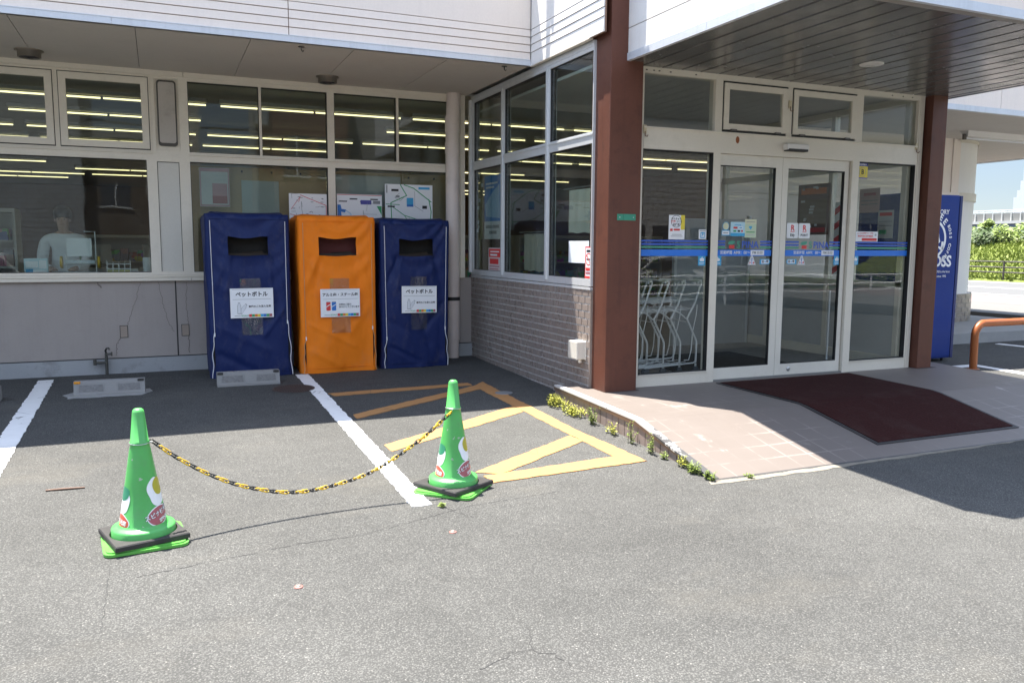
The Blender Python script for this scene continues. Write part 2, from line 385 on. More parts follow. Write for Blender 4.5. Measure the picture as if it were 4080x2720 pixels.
for i, p in enumerate(YL):
    tag(sheet(p, 0.004 + 0.0012*(i % 3), seed=i+20).build('hatch_marking', YPAINT), YLAB[i], 'road marking', kind='structure')

# ------------------------------------------------------------------ entrance landing + ramp
def landing_mat():
    m = bpy.data.materials.new('landing_tile'); nt, out = nodes(m); t = NT(nt)
    b = t.n('ShaderNodeBsdfPrincipled'); t.l(b.outputs[0], out.inputs[0])
    co = t.n('ShaderNodeTexCoord').outputs['Object']
    base = t.mix(t.noise(co, 1.6, 5), (0.148, 0.126, 0.112), (0.176, 0.151, 0.136))
    base = t.mix(t.noise(co, 150, 2), t.mix(1.0, base, 0.92, 'MULTIPLY'), base)
    br = t.n('ShaderNodeTexBrick'); br.offset = 0.0; br.inputs['Scale'].default_value = 1.0
    br.inputs['Mortar Size'].default_value = 0.010; br.inputs['Mortar Smooth'].default_value = 0.9
    br.inputs['Brick Width'].default_value = 0.2; br.inputs['Row Height'].default_value = 0.2
    wv = t.n('ShaderNodeVectorMath', operation='ADD'); t.l(co, wv.inputs[0])
    nn = t.n('ShaderNodeTexNoise'); nn.inputs['Scale'].default_value = 6; t.l(co, nn.inputs['Vector'])
    ss = t.n('ShaderNodeVectorMath', operation='SCALE'); ss.inputs['Scale'].default_value = 0.02; t.l(nn.outputs['Color'], ss.inputs[0]); t.l(ss.outputs[0], wv.inputs[1])
    t.l(wv.outputs[0], br.inputs['Vector'])
    sep = t.n('ShaderNodeSeparateXYZ'); t.l(co, sep.inputs[0])
    # wear: tile joints rubbed white, strongest on the slope
    slope = t.ramp(sep.outputs[1], [(0.0, 0), (1.0, 1)])
    wear = t.ramp(t.noise(t.mapping(co, (1.1, 0.9, 1)), 1.5, 5, 0.65), [(0.50, 0.06), (0.62, 1)])
    yfac = t.n('ShaderNodeMapRange'); t.l(sep.outputs[1], yfac.inputs[0])
    for i, v in enumerate((6.6, 5.6, 0.12, 1.0)): yfac.inputs[i+1].default_value = v
    j = t.math('MULTIPLY', t.math('MULTIPLY', br.outputs['Fac'], wear), yfac.outputs[0])
    c = t.mix(t.math('MULTIPLY', j, 0.55), base, (0.36, 0.32, 0.29))
    blotch = t.ramp(t.noise(t.mapping(co, (3.2, 2.2, 1)), 1.2, 6, 0.6), [(0.625, 0), (0.67, 1)])
    c = t.mix(t.math('MULTIPLY', t.math('MULTIPLY', blotch, yfac.outputs[0]), t.math('ADD', t.math('MULTIPLY', br.outputs['Fac'], .6), .3)), c, (0.40, 0.36, 0.33))
    dk = t.ramp(t.noise(co, 2.2, 6, 0.65), [(0.5, 0), (0.78, 0.3)])
    c = t.mix(dk, c, (0.115, 0.092, 0.080))
    t.l(c, b.inputs['Base Color']); b.inputs['Roughness'].default_value = 0.5
    bp = t.n('ShaderNodeBump'); bp.inputs['Strength'].default_value = 0.15; bp.inputs['Distance'].default_value = 0.003
    t.l(t.noise(co, 90, 3), bp.inputs['Height']); t.l(bp.outputs[0], b.inputs['Normal'])
    return m
LANDM = landing_mat()
HP, FOLD = 0.09, 5.45
TOE = 4.40; TZ = gh(TOE) + 0.004
LX0 = lambda y: 3.40 + (y - TOE) * 0.05 / 1.0 * 1.0 if y < FOLD else 3.4525 + (y - FOLD) * 0.04
lx = [(7.12, 3.52), (FOLD, 3.415), (TOE, 3.372)]
rx = [(7.12, 8.52), (FOLD, 8.28), (TOE, 8.20)]
L = MB()
for (y0, a0), (y1, a1), (_, b0), (_, b1), z0, z1 in ((lx[0], lx[1], rx[0], rx[1], HP, HP), (lx[1], lx[2], rx[1], rx[2], HP, TZ)):
    L.quad((a1+.068, y1, z1), (b1, y1, z1), (b0, y0, z0), (a0+.068, y0, z0))
    L.quad((b1, y1, z1), (b1, y1, -0.2), (b0, y0, -0.2), (b0, y0, z0))
L.quad((lx[0][1]+.068, 7.12, HP), (rx[0][1], 7.12, HP), (rx[0][1], 7.12, -.2), (lx[0][1]+.068, 7.12, -.2))
land = tag(L.build('entrance_ramp', LANDM), 'brown tiled landing sloping down to a ramp before the doors', 'ramp', kind='structure')
# edge strip (steel nosing, white paint partly worn), joined side skirt with tiles
def nosing_mat():
    m = bpy.data.materials.new('nosing'); nt, out = nodes(m); t = NT(nt)
    b = t.n('ShaderNodeBsdfPrincipled'); t.l(b.outputs[0], out.inputs[0])
    co = t.n('ShaderNodeTexCoord').outputs['Object']
    sep = t.n('ShaderNodeSeparateXYZ'); t.l(co, sep.inputs[0])
    mr = t.n('ShaderNodeMapRange'); t.l(sep.outputs[1], mr.inputs[0])
    for i, v in enumerate((4.5, 5.4, 0.75, -0.1)): mr.inputs[i+1].default_value = v
    f = t.math('ADD', t.ramp(t.noise(co, 9, 7, 0.7), [(0.35, 0), (0.7, 1)]), mr.outputs[0])
    f2 = t.ramp(f, [(0.62, 0), (0.72, 1)])
    t.l(t.mix(f2, (0.55, 0.54, 0.52), (0.065, 0.065, 0.068)), b.inputs['Base Color']); b.inputs['Roughness'].default_value = 0.55
    return m
NOSE = nosing_mat()
E_ = MB()
for (y0, a0), (y1, a1), z0, z1 in ((lx[0], lx[1], HP, HP), (lx[1], lx[2], HP, TZ)):
    E_.quad((a1, y1, z1+.003), (a1+.068, y1, z1+.003), (a0+.068, y0, z0+.003), (a0, y0, z0+.003))
    E_.quad((a1, y1, z1+.003), (a0, y0, z0+.003), (a0, y0, z0-.012), (a1, y1, max(z1-.012, -.13)))
E_.quad((lx[0][1], 7.12, HP+.003), (lx[0][1]+.068, 7.12, HP+.003), (lx[0][1]+.068, 7.12, HP-.05), (lx[0][1], 7.12, HP-.05))
E_.build('edge_nosing', NOSE, land)
E2 = MB(); E2.quad((3.37, TOE, TZ), (8.2, TOE, TZ), (8.2, TOE-.035, gh(TOE)-.01), (3.37, TOE-.035, gh(TOE)-.01))
E2.build('toe_strip', mat('toe_strip', (0.075, 0.072, 0.072), 0.5, metal=0.2), land)
SK = MB(); n = 22
for i in range(n):
    y0 = 7.10 - i*(7.10-4.62)/n; y1 = y0 - (7.10-4.62)/n + .008
    f = lambda y: lx[1][1] + (lx[0][1]-lx[1][1])*(y-FOLD)/(7.12-FOLD) if y > FOLD else lx[2][1] + (lx[1][1]-lx[2][1])*(y-TOE)/(FOLD-TOE)
    zt = lambda y: HP if y > FOLD else TZ + (HP-TZ)*(y-TOE)/(FOLD-TOE)
    a, b = f(y0), f(y1)
    SK.add([(a+.012, y0, -.2), (b+.012, y1, -.2), (b+.012, y1, zt(y1)-.014), (a+.012, y0, zt(y0)-.014)], [(3, 2, 1, 0)])
BN = MB()
for (y0, a0), (y1, a1), z0, z1 in ((lx[0], lx[1], HP, HP), (lx[1], lx[2], HP, TZ)):
    BN.quad((a1+.003, y1, z1-.012), (a0+.003, y0, z0-.012), (a0+.003, y0, z0-.042), (a1+.003, y1, max(z1-.042, -.125)))
BN.build('metal_band', mat('brown_metal_band', (.20, .135, .095), .4, metal=.4, streak=.3), land)
SK.build('side_tile', mat('skirt_tile', (0.25, 0.195, 0.17), 0.6, var=0.2), land)
SK2 = MB(); SK2.quad((3.54, 7.11, -.2), (3.45, FOLD, -.2), (3.45, FOLD, HP-.015), (3.54, 7.11, HP-.015)); SK2.quad((3.45, FOLD, -.2), (3.40, TOE, -.2), (3.40, TOE, TZ-.015), (3.45, FOLD, HP-.015))
SK2.build('side_joint', GROOVE, land)
MO = sheet([(3.33, 4.37), (3.30, 4.30), (4.3, 4.31), (5.2, 4.335), (5.9, 4.35), (6.6, 4.37), (8.2, 4.36), (8.2, 4.38)], 0.003, 0.012, 0.09, 5)
tag(MO.build('mortar_strip', mat('mortar_strip', (0.20, 0.18, 0.145), 0.9, var=0.25, dirtamt=.4)), 'cracked strip of mortar along the toe of the ramp', 'mortar', kind='structure')
# floor mat
def mat_mat():
    m = bpy.data.materials.new('door_mat_pile'); nt, out = nodes(m); t = NT(nt)
    b = t.n('ShaderNodeBsdfPrincipled'); t.l(b.outputs[0], out.inputs[0])
    co = t.n('ShaderNodeTexCoord').outputs['Object']
    w = t.n('ShaderNodeTexWave'); w.inputs['Scale'].default_value = 18; w.inputs['Distortion'].default_value = 1.5; t.l(t.mapping(co, (1, .35, 1)), w.inputs['Vector'])
    ck = t.n('ShaderNodeTexVoronoi'); ck.inputs['Scale'].default_value = 55; t.l(co, ck.inputs['Vector'])
    c = t.mix(w.outputs['Fac'], (0.026, 0.0085, 0.008), (0.058, 0.0165, 0.0145))
    c = t.mix(ck.outputs['Distance'], t.mix(1.0, c, 0.6, 'MULTIPLY'), c)
    c = t.mix(t.ramp(t.noise(co, 3.2, 8, .75), [(.5, 0), (.75, .22)]), c, (.09, .07, .06))
    t.l(c, b.inputs['Base Color']); b.inputs['Roughness'].default_value = 0.95; b.inputs['Specular IOR Level'].default_value = 0.1
    bp = t.n('ShaderNodeBump'); bp.inputs['Strength'].default_value = 0.6; bp.inputs['Distance'].default_value = 0.004
    t.l(ck.outputs['Distance'], bp.inputs['Height']); t.l(bp.outputs[0], b.inputs['Normal'])
    return m
dm = empty('door_mat', (6, 5.6, HP), label='large dark red-brown entrance mat draped down the ramp', cat='door mat')
o_ = (6, 5.6, HP)
zt = lambda y: HP if y > FOLD else TZ + (HP-TZ)*(y-TOE)/(FOLD-TOE)
def mat_slab(xl0, xr0, y0, xl1, xr1, y1, h):
    m = MB(); rows = [y0, FOLD+.06, FOLD-.06, y1]; pts = []
    for y in rows:
        t_ = (y-y0)/(y1-y0); pts.append((xl0+(xl1-xl0)*t_, xr0+(xr1-xr0)*t_, y, (zt(y) if abs(y-FOLD) > .1 else zt(y)-.0+.002)+h))
    for a, b in zip(pts, pts[1:]): m.quad((b[0], b[2], b[3]), (b[1], b[2], b[3]), (a[1], a[2], a[3]), (a[0], a[2], a[3]))
    a = pts[-1]; m.quad((a[0], a[2], a[3]-h), (a[1], a[2], a[3]-h), (a[1], a[2], a[3]), (a[0], a[2], a[3]))
    for a, b in zip(pts, pts[1:]):
        m.quad((b[0], b[2], b[3]-h), (b[0], b[2], b[3]), (a[0], a[2], a[3]), (a[0], a[2], a[3]-h))
    return m
mat_slab(5.09, 6.87, 6.62, 5.09, 6.73, 4.585, .006).build('border', RUBBER, dm, o_)
mat_slab(5.13, 6.83, 6.60, 5.13, 6.69, 4.615, .012).build('pile', mat_mat(), dm, o_)

# ------------------------------------------------------------------ store building
ST = (SX, WY, 0)
store = empty('store_building', ST, label='white and cream supermarket building with glazed fronts, deep eaves and a porch', cat='building')
def part(mb, name, m, parent=None): return mb.build(name, m, parent or store, ST)
XL, XR = -7.0, 12.85
# lower wall, plinth, sill
w = MB(); w.box(XL, SX, WY, WY+.2, .17, 1.03)
part(w, 'stucco_wall', STUCCO)
w = MB(); w.box(.150, .164, WY-.004, WY, .175, 1.03); w.box(XL, SX, WY-.003, WY, .163, .176); part(w, 'wall_joint', GASKET)
w = MB(); w.box(XL, SX, WY-.03, WY+.2, -.25, .165); part(w, 'plinth', PLINTHM)
w = MB(FM); w.box(XL, .325, 1.034, 1.068, -.02, .05); w.box(.33, 3.6, 1.034, 1.068, -.02, .05); w.box(XL, 3.6, 1.075, 1.098, -.02, .035); w.box(XL, 3.6, 1.066, 1.078, -.02, .02)
part(w, 'window_sill', CREAM)
def window(name, F, u0, u1, v0, v1, fw, mframe, w0=-.06, w1=.03, gmat=None, sash=False):
    """a framed light: frame mesh with its pane as sub-part; fw = (left, right, bottom, top)"""
    l, r, b, t = fw; m = MB(F)
    if l: m.box(u0, u0+l, v0, v1, w0, w1)
    if r: m.box(u1-r, u1, v0, v1, w0, w1)
    if b: m.box(u0+l, u1-r, v0, v0+b, w0, w1-.001)
    if t: m.box(u0+l, u1-r, v1-t, v1, w0, w1-.001)
    gk = .006
    f = part(m, name, mframe)
    k = MB(F); a0, a1, c0, c1 = u0+l, u1-r, v0+b, v1-t
    for q in ((a0, a0+gk, c0, c1), (a1-gk, a1, c0, c1), (a0, a1, c0, c0+gk), (a0, a1, c1-gk, c1)): k.box(*q, w0+.012, w1-.012)
    k.build('gasket', GASKET, f, ST)
    p = MB(F); p.box(a0, a1, c0, c1, -.022, -.016); p.build('glass_pane', gmat or GLASS, f, ST)
    return f
# lower row
window('window', FM, -1.93, -.015, 1.10, 2.455, (.05, .07, .03, .085), CREAM)
window('window', FM, -4.0, -1.93, 1.10, 2.455, (.05, .05, .03, .085), CREAM)
window('window', FM, .283, 1.955, 1.10, 2.455, (.08, .045, .03, .085), CREAM)
window('window', FM, 1.955, 3.60, 1.10, 2.455, (.042, .06, .03, .085), CREAM)
# infill panel between
w = MB(FM); w.box(-.015, .02, 1.10, 2.455, -.06, .028); w.box(.25, .283, 1.10, 2.455, -.06, .028); w.box(.02, .25, 1.10, 1.135, -.06, .026); w.box(.02, .25, 2.36, 2.455, -.06, .026)
ip = part(w, 'infill_frame', CREAM)
w = MB(FM); w.box(.02, .25, 1.135, 2.36, -.06, .012); w.build('infill_panel', mat('infill_panel', (0.56, 0.54, 0.48), .45, var=.03), ip, ST)
w = MB(FM); w.box(.02, .026, 1.14, 2.355, .011, .014); w.box(.244, .25, 1.14, 2.355, .011, .014); w.box(.02, .25, 2.352, 2.358, .011, .014); w.build('infill_gasket', GASKET, ip, ST)
# upper row
HZ0, HZ1 = 2.455, 3.29
def sash_win(u0, u1):
    f = window('awning_window', FM, u0, u1, HZ0, HZ1, (.022, .022, .022, .022), CREAM, -.06, .02)
    m = MB(FM); a0, a1, b0, b1 = u0+.030, u1-.030, HZ0+.034, HZ1-.034
    s = .070
    m.box(a0, a0+s, b0, b1, -.012, .034); m.box(a1-s, a1, b0, b1, -.012, .034); m.box(a0+s, a1-s, b0, b0+s, -.012, .033); m.box(a0+s, a1-s, b1-s, b1, -.012, .033)
    m.build('sash', CREAM, f, ST)
    g2 = MB(FM); g2.box(a0-.006, a1+.006, b0-.008, b1+.008, -.012, .004)
    q = MB(FM)
    for r_ in ((a0-.008, a0, b0-.008, b1+.008), (a1, a1+.008, b0-.008, b1+.008), (a0, a1, b0-.008, b0), (a0, a1, b1, b1+.008)): q.box(*r_, -.012, .012)
    q.build('sash_gap', GASKET, f, ST)
sash_win(-.940, -.015); sash_win(-1.88, -.940); sash_win(-2.83, -1.88)
vf = MB(FM); vf.box(-.015, .02, HZ0, HZ1, -.06, .03); vf.box(.27, .283, HZ0, HZ1, -.06, .03); vf.box(.02, .27, HZ0, HZ0+.03, -.06, .028); vf.box(.02, .27, HZ1-.03, HZ1, -.06, .028); vf.box(.02, .27, HZ0+.03, HZ1-.03, -.06, .008)
vp = part(vf, 'vent_panel', CREAM)
def rrect(x0, x1, y0, y1, r, n=6):
    P = []
    for cx, cy, a in ((x1-r, y1-r, 0), (x0+r, y1-r, 90), (x0+r, y0+r, 180), (x1-r, y0+r, 270)):
        for i in range(n+1): P.append((cx+r*math.cos(R(a+90*i/n)), cy+r*math.sin(R(a+90*i/n))))
    return P
v1_ = MB(FM); v1_.prism(rrect(.045, .245, 2.53, 3.245, .035), .008, .030); v1_.build('vent_rim', mat('vent_rim', (0.055, 0.05, 0.04), .5, var=.3), vp, ST)
v2_ = MB(FM); v2_.prism(rrect(.060, .230, 2.565, 3.225, .025), .030, .036); v2_.build('vent_cover', mat('vent_cover', (0.42, 0.385, 0.34), .5, dirtamt=.3), vp, ST)
window('window', FM, .283, 1.142, HZ0, HZ1, (.08, .014, .02, .04), CREAM)
window('window', FM, 1.142, 1.955, HZ0, HZ1, (.014, .042, .02, .04), CREAM)
window('window', FM, 1.955, 2.776, HZ0, HZ1, (.041, .015, .02, .04), CREAM)
window('window', FM, 2.776, 3.60, HZ0, HZ1, (.015, .06, .02, .04), CREAM)
w = MB(FM); w.box(XL, .322, 3.29, 3.342, -.06, .045); w.box(.328, 3.66, 3.29, 3.342, -.06, .045); w.box(.36, 3.6, 2.440, 2.452, .02, .046); w.box(XL, -.02, 2.440, 2.452, .02, .046)
part(w, 'window_head', CREAM)
w = MB(FM); w.box(3.60, 3.66, 1.03, 3.29, -.06, .04); part(w, 'corner_post', CREAM)
# soffit (boards with open joints), eave fascia
EV = 8.145; SZ = 3.342; ZT = 4.55
sf = MB(); js = [-7.0, -5.03, -4.05, -3.06, -2.075, -1.09, -.115, .865, 1.835, 2.80, 3.69]
for a, b in zip(js, js[1:]): sf.box(a+.003, b-.003, EV, WY, SZ, SZ+.03)
part(sf, 'soffit', SOFFIT); sf = MB(); sf.box(8.2, 9.9, EV, WY, SZ, SZ+.03)
for a in range(10, 17): sf.box(a-.1+.003, a+.9-.003, EV, 15.4, SZ, SZ+.03)
part(sf, 'soffit', SOFFIT)
w = MB(); w.box(-7, 3.69, EV, WY, SZ+.03, SZ+.05); w.box(8.2, 16.9, EV, 15.4, SZ+.03, SZ+.05); part(w, 'soffit_backing', GASKET)
def lap_fascia(F, u0, u1, z0, z1, joints, depth=.012, mm=None):
    m = MB(F); bk = MB(F)
    zs = [z0, 3.479, 3.559, 3.639, 3.716]; us = [u0] + [j for j in joints] + [u1]
    for a, b in zip(us, us[1:]):
        for za, zb in zip(zs, zs[1:]):
            # lapped board: bottom edge slightly proud
            m.add([(a+.004, za+.003, depth), (b-.004, za+.003, depth), (b-.004, zb-.004, depth-.005), (a+.004, zb-.004, depth-.005),
                   (a+.004, za+.003, -.02), (b-.004, za+.003, -.02), (b-.004, zb-.004, -.02), (a+.004, zb-.004, -.02)],
                  [(0, 1, 2, 3), (4, 0, 3, 7), (1, 5, 6, 2), (4, 5, 1, 0), (3, 2, 6, 7)])
        m.box(a+.004, b-.004, 3.718, z1, -.02, depth-.003)
    bk.box(u0, u1, z0, z1, -.02, -.004)
    return m, bk
FEV = frame((0, EV, 0), (1, 0, 0), (0, 0, 1)); FSV = frame((3.715, WY, 0), (0, -1, 0), (0, 0, 1))
m, bk = lap_fascia(FEV, -7, 3.703, 3.402, ZT, [-4.2, 1.205]); fa = part(m, 'eave_fascia', SIDING); bk.build('fascia_groove', GROOVE, fa, ST)
m, bk = lap_fascia(FSV, WY-EV+.012, WY-6.58, 3.345, ZT, []); fa = part(m, 'side_fascia', SIDING_SUN); bk.build('fascia_groove', GROOVE, fa, ST)
w = MB(FEV); w.box(-7, -.3, SZ, 3.400, -.03, .024); w.box(-.297, 3.70, SZ, 3.400, -.03, .0238); w.box(-7, 3.70, 3.396, 3.403, -.03, .028); part(w, 'drip_trim', TRIM)
w = MB(FSV); w.box(WY-EV-.0, WY-6.84, 3.336, 3.345, -.03, .016); part(w, 'drip_trim', CREAM)
# right-hand eave beyond the porch
w = MB(FEV); w.box(8.2, 11.0, 3.41, ZT, -.02, .012); w.box(11.008, 13.8, 3.41, ZT, -.02, .012); w.box(13.808, 16.9, 3.41, ZT, -.02, .012)
w.box(8.2, 16.9, 3.72, 3.724, .011, .0125); part(w, 'eave_fascia', SIDING)
w = MB(FEV); w.box(8.2, 16.95, SZ-.01, 3.405, -.03, .03); w.box(16.9, 16.95, SZ-.01, ZT, -8, .02); part(w, 'drip_trim', TRIM)
# roof
w = MB(); w.box(-7, SX-.02, EV+.02, 32, 3.40, ZT-.03); w.box(SX+.02, 16.88, EV+.02, 32, 3.40, ZT-.04); w.box(SX+.02, 8.0, 6.85, EV+.02, 3.40, ZT-.05)
part(w, 'roof', mat('roof_sheet', (.4, .4, .4), .7))
# unseen panel on posts, added on the roof to cast the side fascia streaks
w = MB(); w.box(3.36, 3.70, 8.17, 8.21, 5.75, 6.2); part(w, 'streak_caster_panel', SIDING)
w = MB(); w.box(3.655, 3.695, 8.215, 8.255, ZT-.04, 5.9); w.box(3.38, 3.42, 8.215, 8.255, ZT-.04, 5.9); part(w, 'streak_caster_post', PILLAR)

# side wall: tiles, mortar, windows
w = MB(); w.box(SX+.005, SX+.03, 6.845, WY, -.25, 1.035); part(w, 'side_wall', MORTAR); w = MB(); w.box(SX-.004, SX+.05, 6.832, 6.8445, -.25, 1.03); part(w, 'wall_end', TILE)
tl = MB(FS); rh = .0715; tw = .126; rnd = random.Random(4)
k = 0; z = -.24
while z < 1.03:
    u = -(tw/2 if k % 2 else 0)
    while u < WY-6.84:
        a, b = max(0.0, u), min(WY-6.84, u+tw-.014); zt_ = min(z+rh-.011, 1.034)
        if b-a > .01 and zt_-z > .01:
            dz = rnd.uniform(-.0012, .0012)
            tl.add([(a, z, -.005), (b, z, -.005), (b, zt_, -.005), (a, zt_, -.005), (a+.002, z+.002, .004+dz), (b-.002, z+.002, .004+dz), (b-.002, zt_-.002, .004+dz), (a+.002, zt_-.002, .004+dz)],
                   [(4, 5, 6, 7), (0, 1, 5, 4), (1, 2, 6, 5), (2, 3, 7, 6), (3, 0, 4, 7)])
        u += tw
    z += rh; k += 1
part(tl, 'wall_tile', TILE)
w = MB(FS); w.box(.0, WY-6.84, 1.036, 1.062, -.04, .008); w.box(.0, WY-6.84, 1.07, 1.10, -.04, .005); part(w, 'window_sill', ALU)
su = [.045, WY-9.03, WY-7.82, WY-6.84]
for a, b in zip(su, su[1:]):
    er = .014 if b == su[-1] else .045
    window('side_window', FS, a, b, 1.10, 2.49, (.045, er, .04, .082), ALU, -.08, .006)
    window('side_window', FS, a, b, 2.49, 3.285, (.045, er, .025, .035), ALU, -.08, .006)
w = MB(FS)
for a in su[1:3]: w.box(a-.018, a+.018, 1.10, 3.27, .006, .022)
w.box(0, WY-6.84, 2.485, 2.50, .004, .012); w.box(0, .04, 1.10, 3.29, -.08, .045); w.box(0, WY-6.84, 3.285, 3.336, -.08, .009)
part(w, 'window_mullion', ALU)

# ------------------------------------------------------------------ entrance porch: pillars, glazed front, doors, canopy
w = MB(); w.bbox(3.785, 4.126, 6.573, 6.92, .085, 4.9, .006); part(w, 'porch_pillar', PILLAR)
w = MB(); w.bbox(7.88, 8.105, 6.62, 6.85, .085, 3.12, .006); part(w, 'porch_pillar', PILLAR)
w = MB(); w.box(3.785, 4.15, 6.55, 6.93, .086, .092); w.box(7.86, 8.15, 6.58, 6.87, .086, .092); part(w, 'pillar_foot', mat('foot_sealant', (.06, .045, .04), .8))
ent = MB(FE)
ent.box(4.184, 4.226, .088, 3.117, -.10, .0); ent.box(7.77, 7.857, .088, 3.117, -.10, .0)
ent.box(4.226, 7.77, 3.062, 3.117, -.10, .0)
ent.box(4.226, 7.77, 2.368, 2.560, -.10, .004)
ent.box(5.038, 5.122, 2.560, 3.062, -.10, .001); ent.box(6.858, 6.955, 2.560, 3.062, -.10, .001)
ent.box(5.036, 5.122, .088, 2.368, -.10, .002); ent.box(6.845, 6.94, .088, 2.368, -.10, .002)
ent.box(4.226, 5.036, .088, .200, -.10, .0); ent.box(6.94, 7.77, .088, .200, -.10, .0)
ent.box(5.925, 5.995, 2.560, 3.062, -.10, .0)
ef = part(ent, 'entrance_frame', CREAM)
w = MB(FE); w.box(4.226, 5.036, .201, .209, -.03, .012); w.box(6.94, 7.77, .201, .209, -.03, .012); w.box(4.226, 7.77, 2.560, 2.572, .0, .018); w.box(7.79, 7.80, .1, 3.11, -.01, .008); w.box(4.19, 4.20, .1, 3.11, -.01, .008)
w.build('frame_bead', CREAM, ef, ST)
for u0_, u1_ in ((4.226, 5.036), (6.94, 7.77)):
    w = MB(FE)
    for q in ((u0_, u1_, .209, .214), (u0_, u1_, 2.358, 2.368), (u0_, u0_+.006, .21, 2.36), (u1_-.006, u1_, .21, 2.36)): w.box(*q, -.06, -.002)
    w.build('gasket', GASKET, ef, ST)
for a, b, c, d in ((4.226, 5.036, .209, 2.368), (6.94, 7.77, .209, 2.368), (4.226, 5.038, 2.572, 3.062), (6.955, 7.77, 2.572, 3.062)):
    p = MB(FE); p.box(a, b, c, d, -.045, -.039); p.build('fixed_pane', GLASSD, ef, ST)
for a, b in ((5.136, 5.918), (6.002, 6.846)):
    m = MB(FE); s = .058; c, d = 2.598, 3.042
    m.box(a, a+s, c, d, -.03, .014); m.box(b-s, b, c, d, -.03, .014); m.box(a+s, b-s, c, c+s, -.03, .013); m.box(a+s, b-s, d-s, d, -.03, .013)
    f = m.build('top_light', CREAM, store, ST)
    q = MB(FE); q.box(a+s, b-s, c+s, d-s, -.012, -.006); q.build('glass_pane', GLASSD, f, ST)
    q = MB(FE); q.box(a-.010, b+.010, d, d+.016, -.03, .002); q.box(a-.012, a, c, d, -.03, .002); q.box(b, b+.008, c, d, -.03, .002); q.box(a, b, c-.022, c, -.03, -.006); q.build('shadow_gap', GASKET, f, ST)
    q = MB(FE); q.box(a+.08, a+.15, c-.012, c+.004, .0, .028); q.box(b-.15, b-.08, c-.012, c+.004, .0, .028); q.build('catch', mat('catch_metal', (.12, .11, .1), .4, metal=.6), f, ST)
# sliding doors
for a, b, sl, sr in ((5.108, 5.927, .012, .082), (5.931, 6.83, .074, .055)):
    m = MB(FE)
    m.box(a, a+sl, .105, 2.366, -.072, -.030); m.box(b-sr, b, .105, 2.366, -.072, -.030)
    m.box(a+sl, b-sr, .105, .222, -.072, -.0305); m.box(a+sl, b-sr, 2.258, 2.366, -.072, -.0305)
    f = m.build('sliding_door', CREAM if False else mat('door_frame', (0.68, 0.645, 0.56), .45, dirtamt=.14, dirt=(.3, .27, .22), vscale=2), store, ST)
    q = MB(FE); q.box(a+sl, b-sr, .222, 2.258, -.054, -.048); q.build('glass_pane', GLASSD, f, ST)
    q = MB(FE)
    for r_ in ((a+sl, a+sl+.006, .222, 2.258), (b-sr-.006, b-sr, .222, 2.258), (a+sl, b-sr, .222, .228), (a+sl, b-sr, 2.250, 2.258)): q.box(*r_, -.07, -.034)
    q.build('gasket', GASKET, f, ST)
q = MB(frame((6.12, EY+.030, .165), (1, 0, 0), (0, 0, 1))); q.lathe([(.024, 0), (.024, .004), (.018, .006), (.0, .006)], 20); q.build('door_lock', STEEL, f, ST)
w = MB(FE); w.box(5.124, 6.843, .089, .104, -.09, -.005); part(w, 'door_track', mat('door_track', (.2, .2, .19), .5, metal=.3))
# canopy
CX0, CX1, CY0, CZ, CT = 3.965, 8.22, 4.209, 3.117, 3.96
cn = MB(); cn.box(CX0+.03, CX1-.03, CY0+.03, EY+.10, CZ+.03, CT-.02)
can = part(cn, 'canopy', mat('canopy_core', (.3, .3, .3), .8))
sl = MB(); x = CX0+.012; sp = .2175
while x < CX1-.02:
    a, b = x, min(x+sp-.010, CX1-.012); y0, y1 = CY0+.10, EY+.0
    sl.add([(a, y0, CZ+.006), (a+.012, y0, CZ), (b-.012, y0, CZ), (b, y0, CZ+.006), (a, y1, CZ+.006), (a+.012, y1, CZ), (b-.012, y1, CZ), (b, y1, CZ+.006)],
           [(0, 1, 5, 4), (1, 2, 6, 5), (2, 3, 7, 6)])
    x += sp
sl.build('slat_ceiling', SLAT, can, ST)
w = MB(); w.box(CX0+.012, CX1-.012, CY0+.10, EY, CZ+.012, CZ+.03); w.build('slat_backing', GASKET, can, ST)
w = MB(); w.box(CX0+.012, CX1-.012, CY0+.0, CY0+.10, CZ-.002, CZ+.03); w.build('edge_flashing', mat('edge_flashing', (.26, .24, .22), .5, dirtamt=.3), can, ST)
FC = frame((CX0, EY, 0), (0, -1, 0), (0, 0, 1)); FF = frame((0, CY0, 0), (1, 0, 0), (0, 0, 1))
w = MB(FC); n_ = EY-CY0
w.box(-.06, 1.14, CZ+.066, 3.392, -.02, .006); w.box(1.145, n_, CZ+.066, 3.392, -.02, .006); w.box(-.06, n_, 3.402, CT, -.02, .006)
w2 = MB(FF); w2.box(CX0-.006, 5.9, CZ+.06, CT, -.02, .006); w2.box(5.906, CX1, CZ+.06, CT, -.02, .006)
w.v += w2.v[:0]
w.build('canopy_panel', SIDING_SUN, can, ST); w2.build('canopy_panel', SIDING, can, ST)
w = MB(FC); w.box(-.06, n_, 3.392, 3.402, -.02, .0); w.box(-.09, -.06, CZ+.06, CT, -.02, .008); w.build('panel_joint', mat('panel_joint', (.42, .4, .38), .6), can, ST)
w = MB(FC); w.box(-.09, 1.30, CZ-.004, CZ+.062, -.02, .016); w.box(1.303, n_+.016, CZ-.004, CZ+.062, -.02, .0158); w.build('canopy_trim', TRIM, can, ST)
w = MB(FF); w.box(CX0-.016, CX1+.012, CZ-.006, CZ+.058, -.02, .014); w.build('canopy_trim', TRIM, can, ST)
w = MB(); w.box(CX1-.012, CX1+.012, CY0, EY+.1, CZ-.004, CT); w.build('canopy_panel', mat('dark_side', (.10, .10, .11), .5), can, ST)
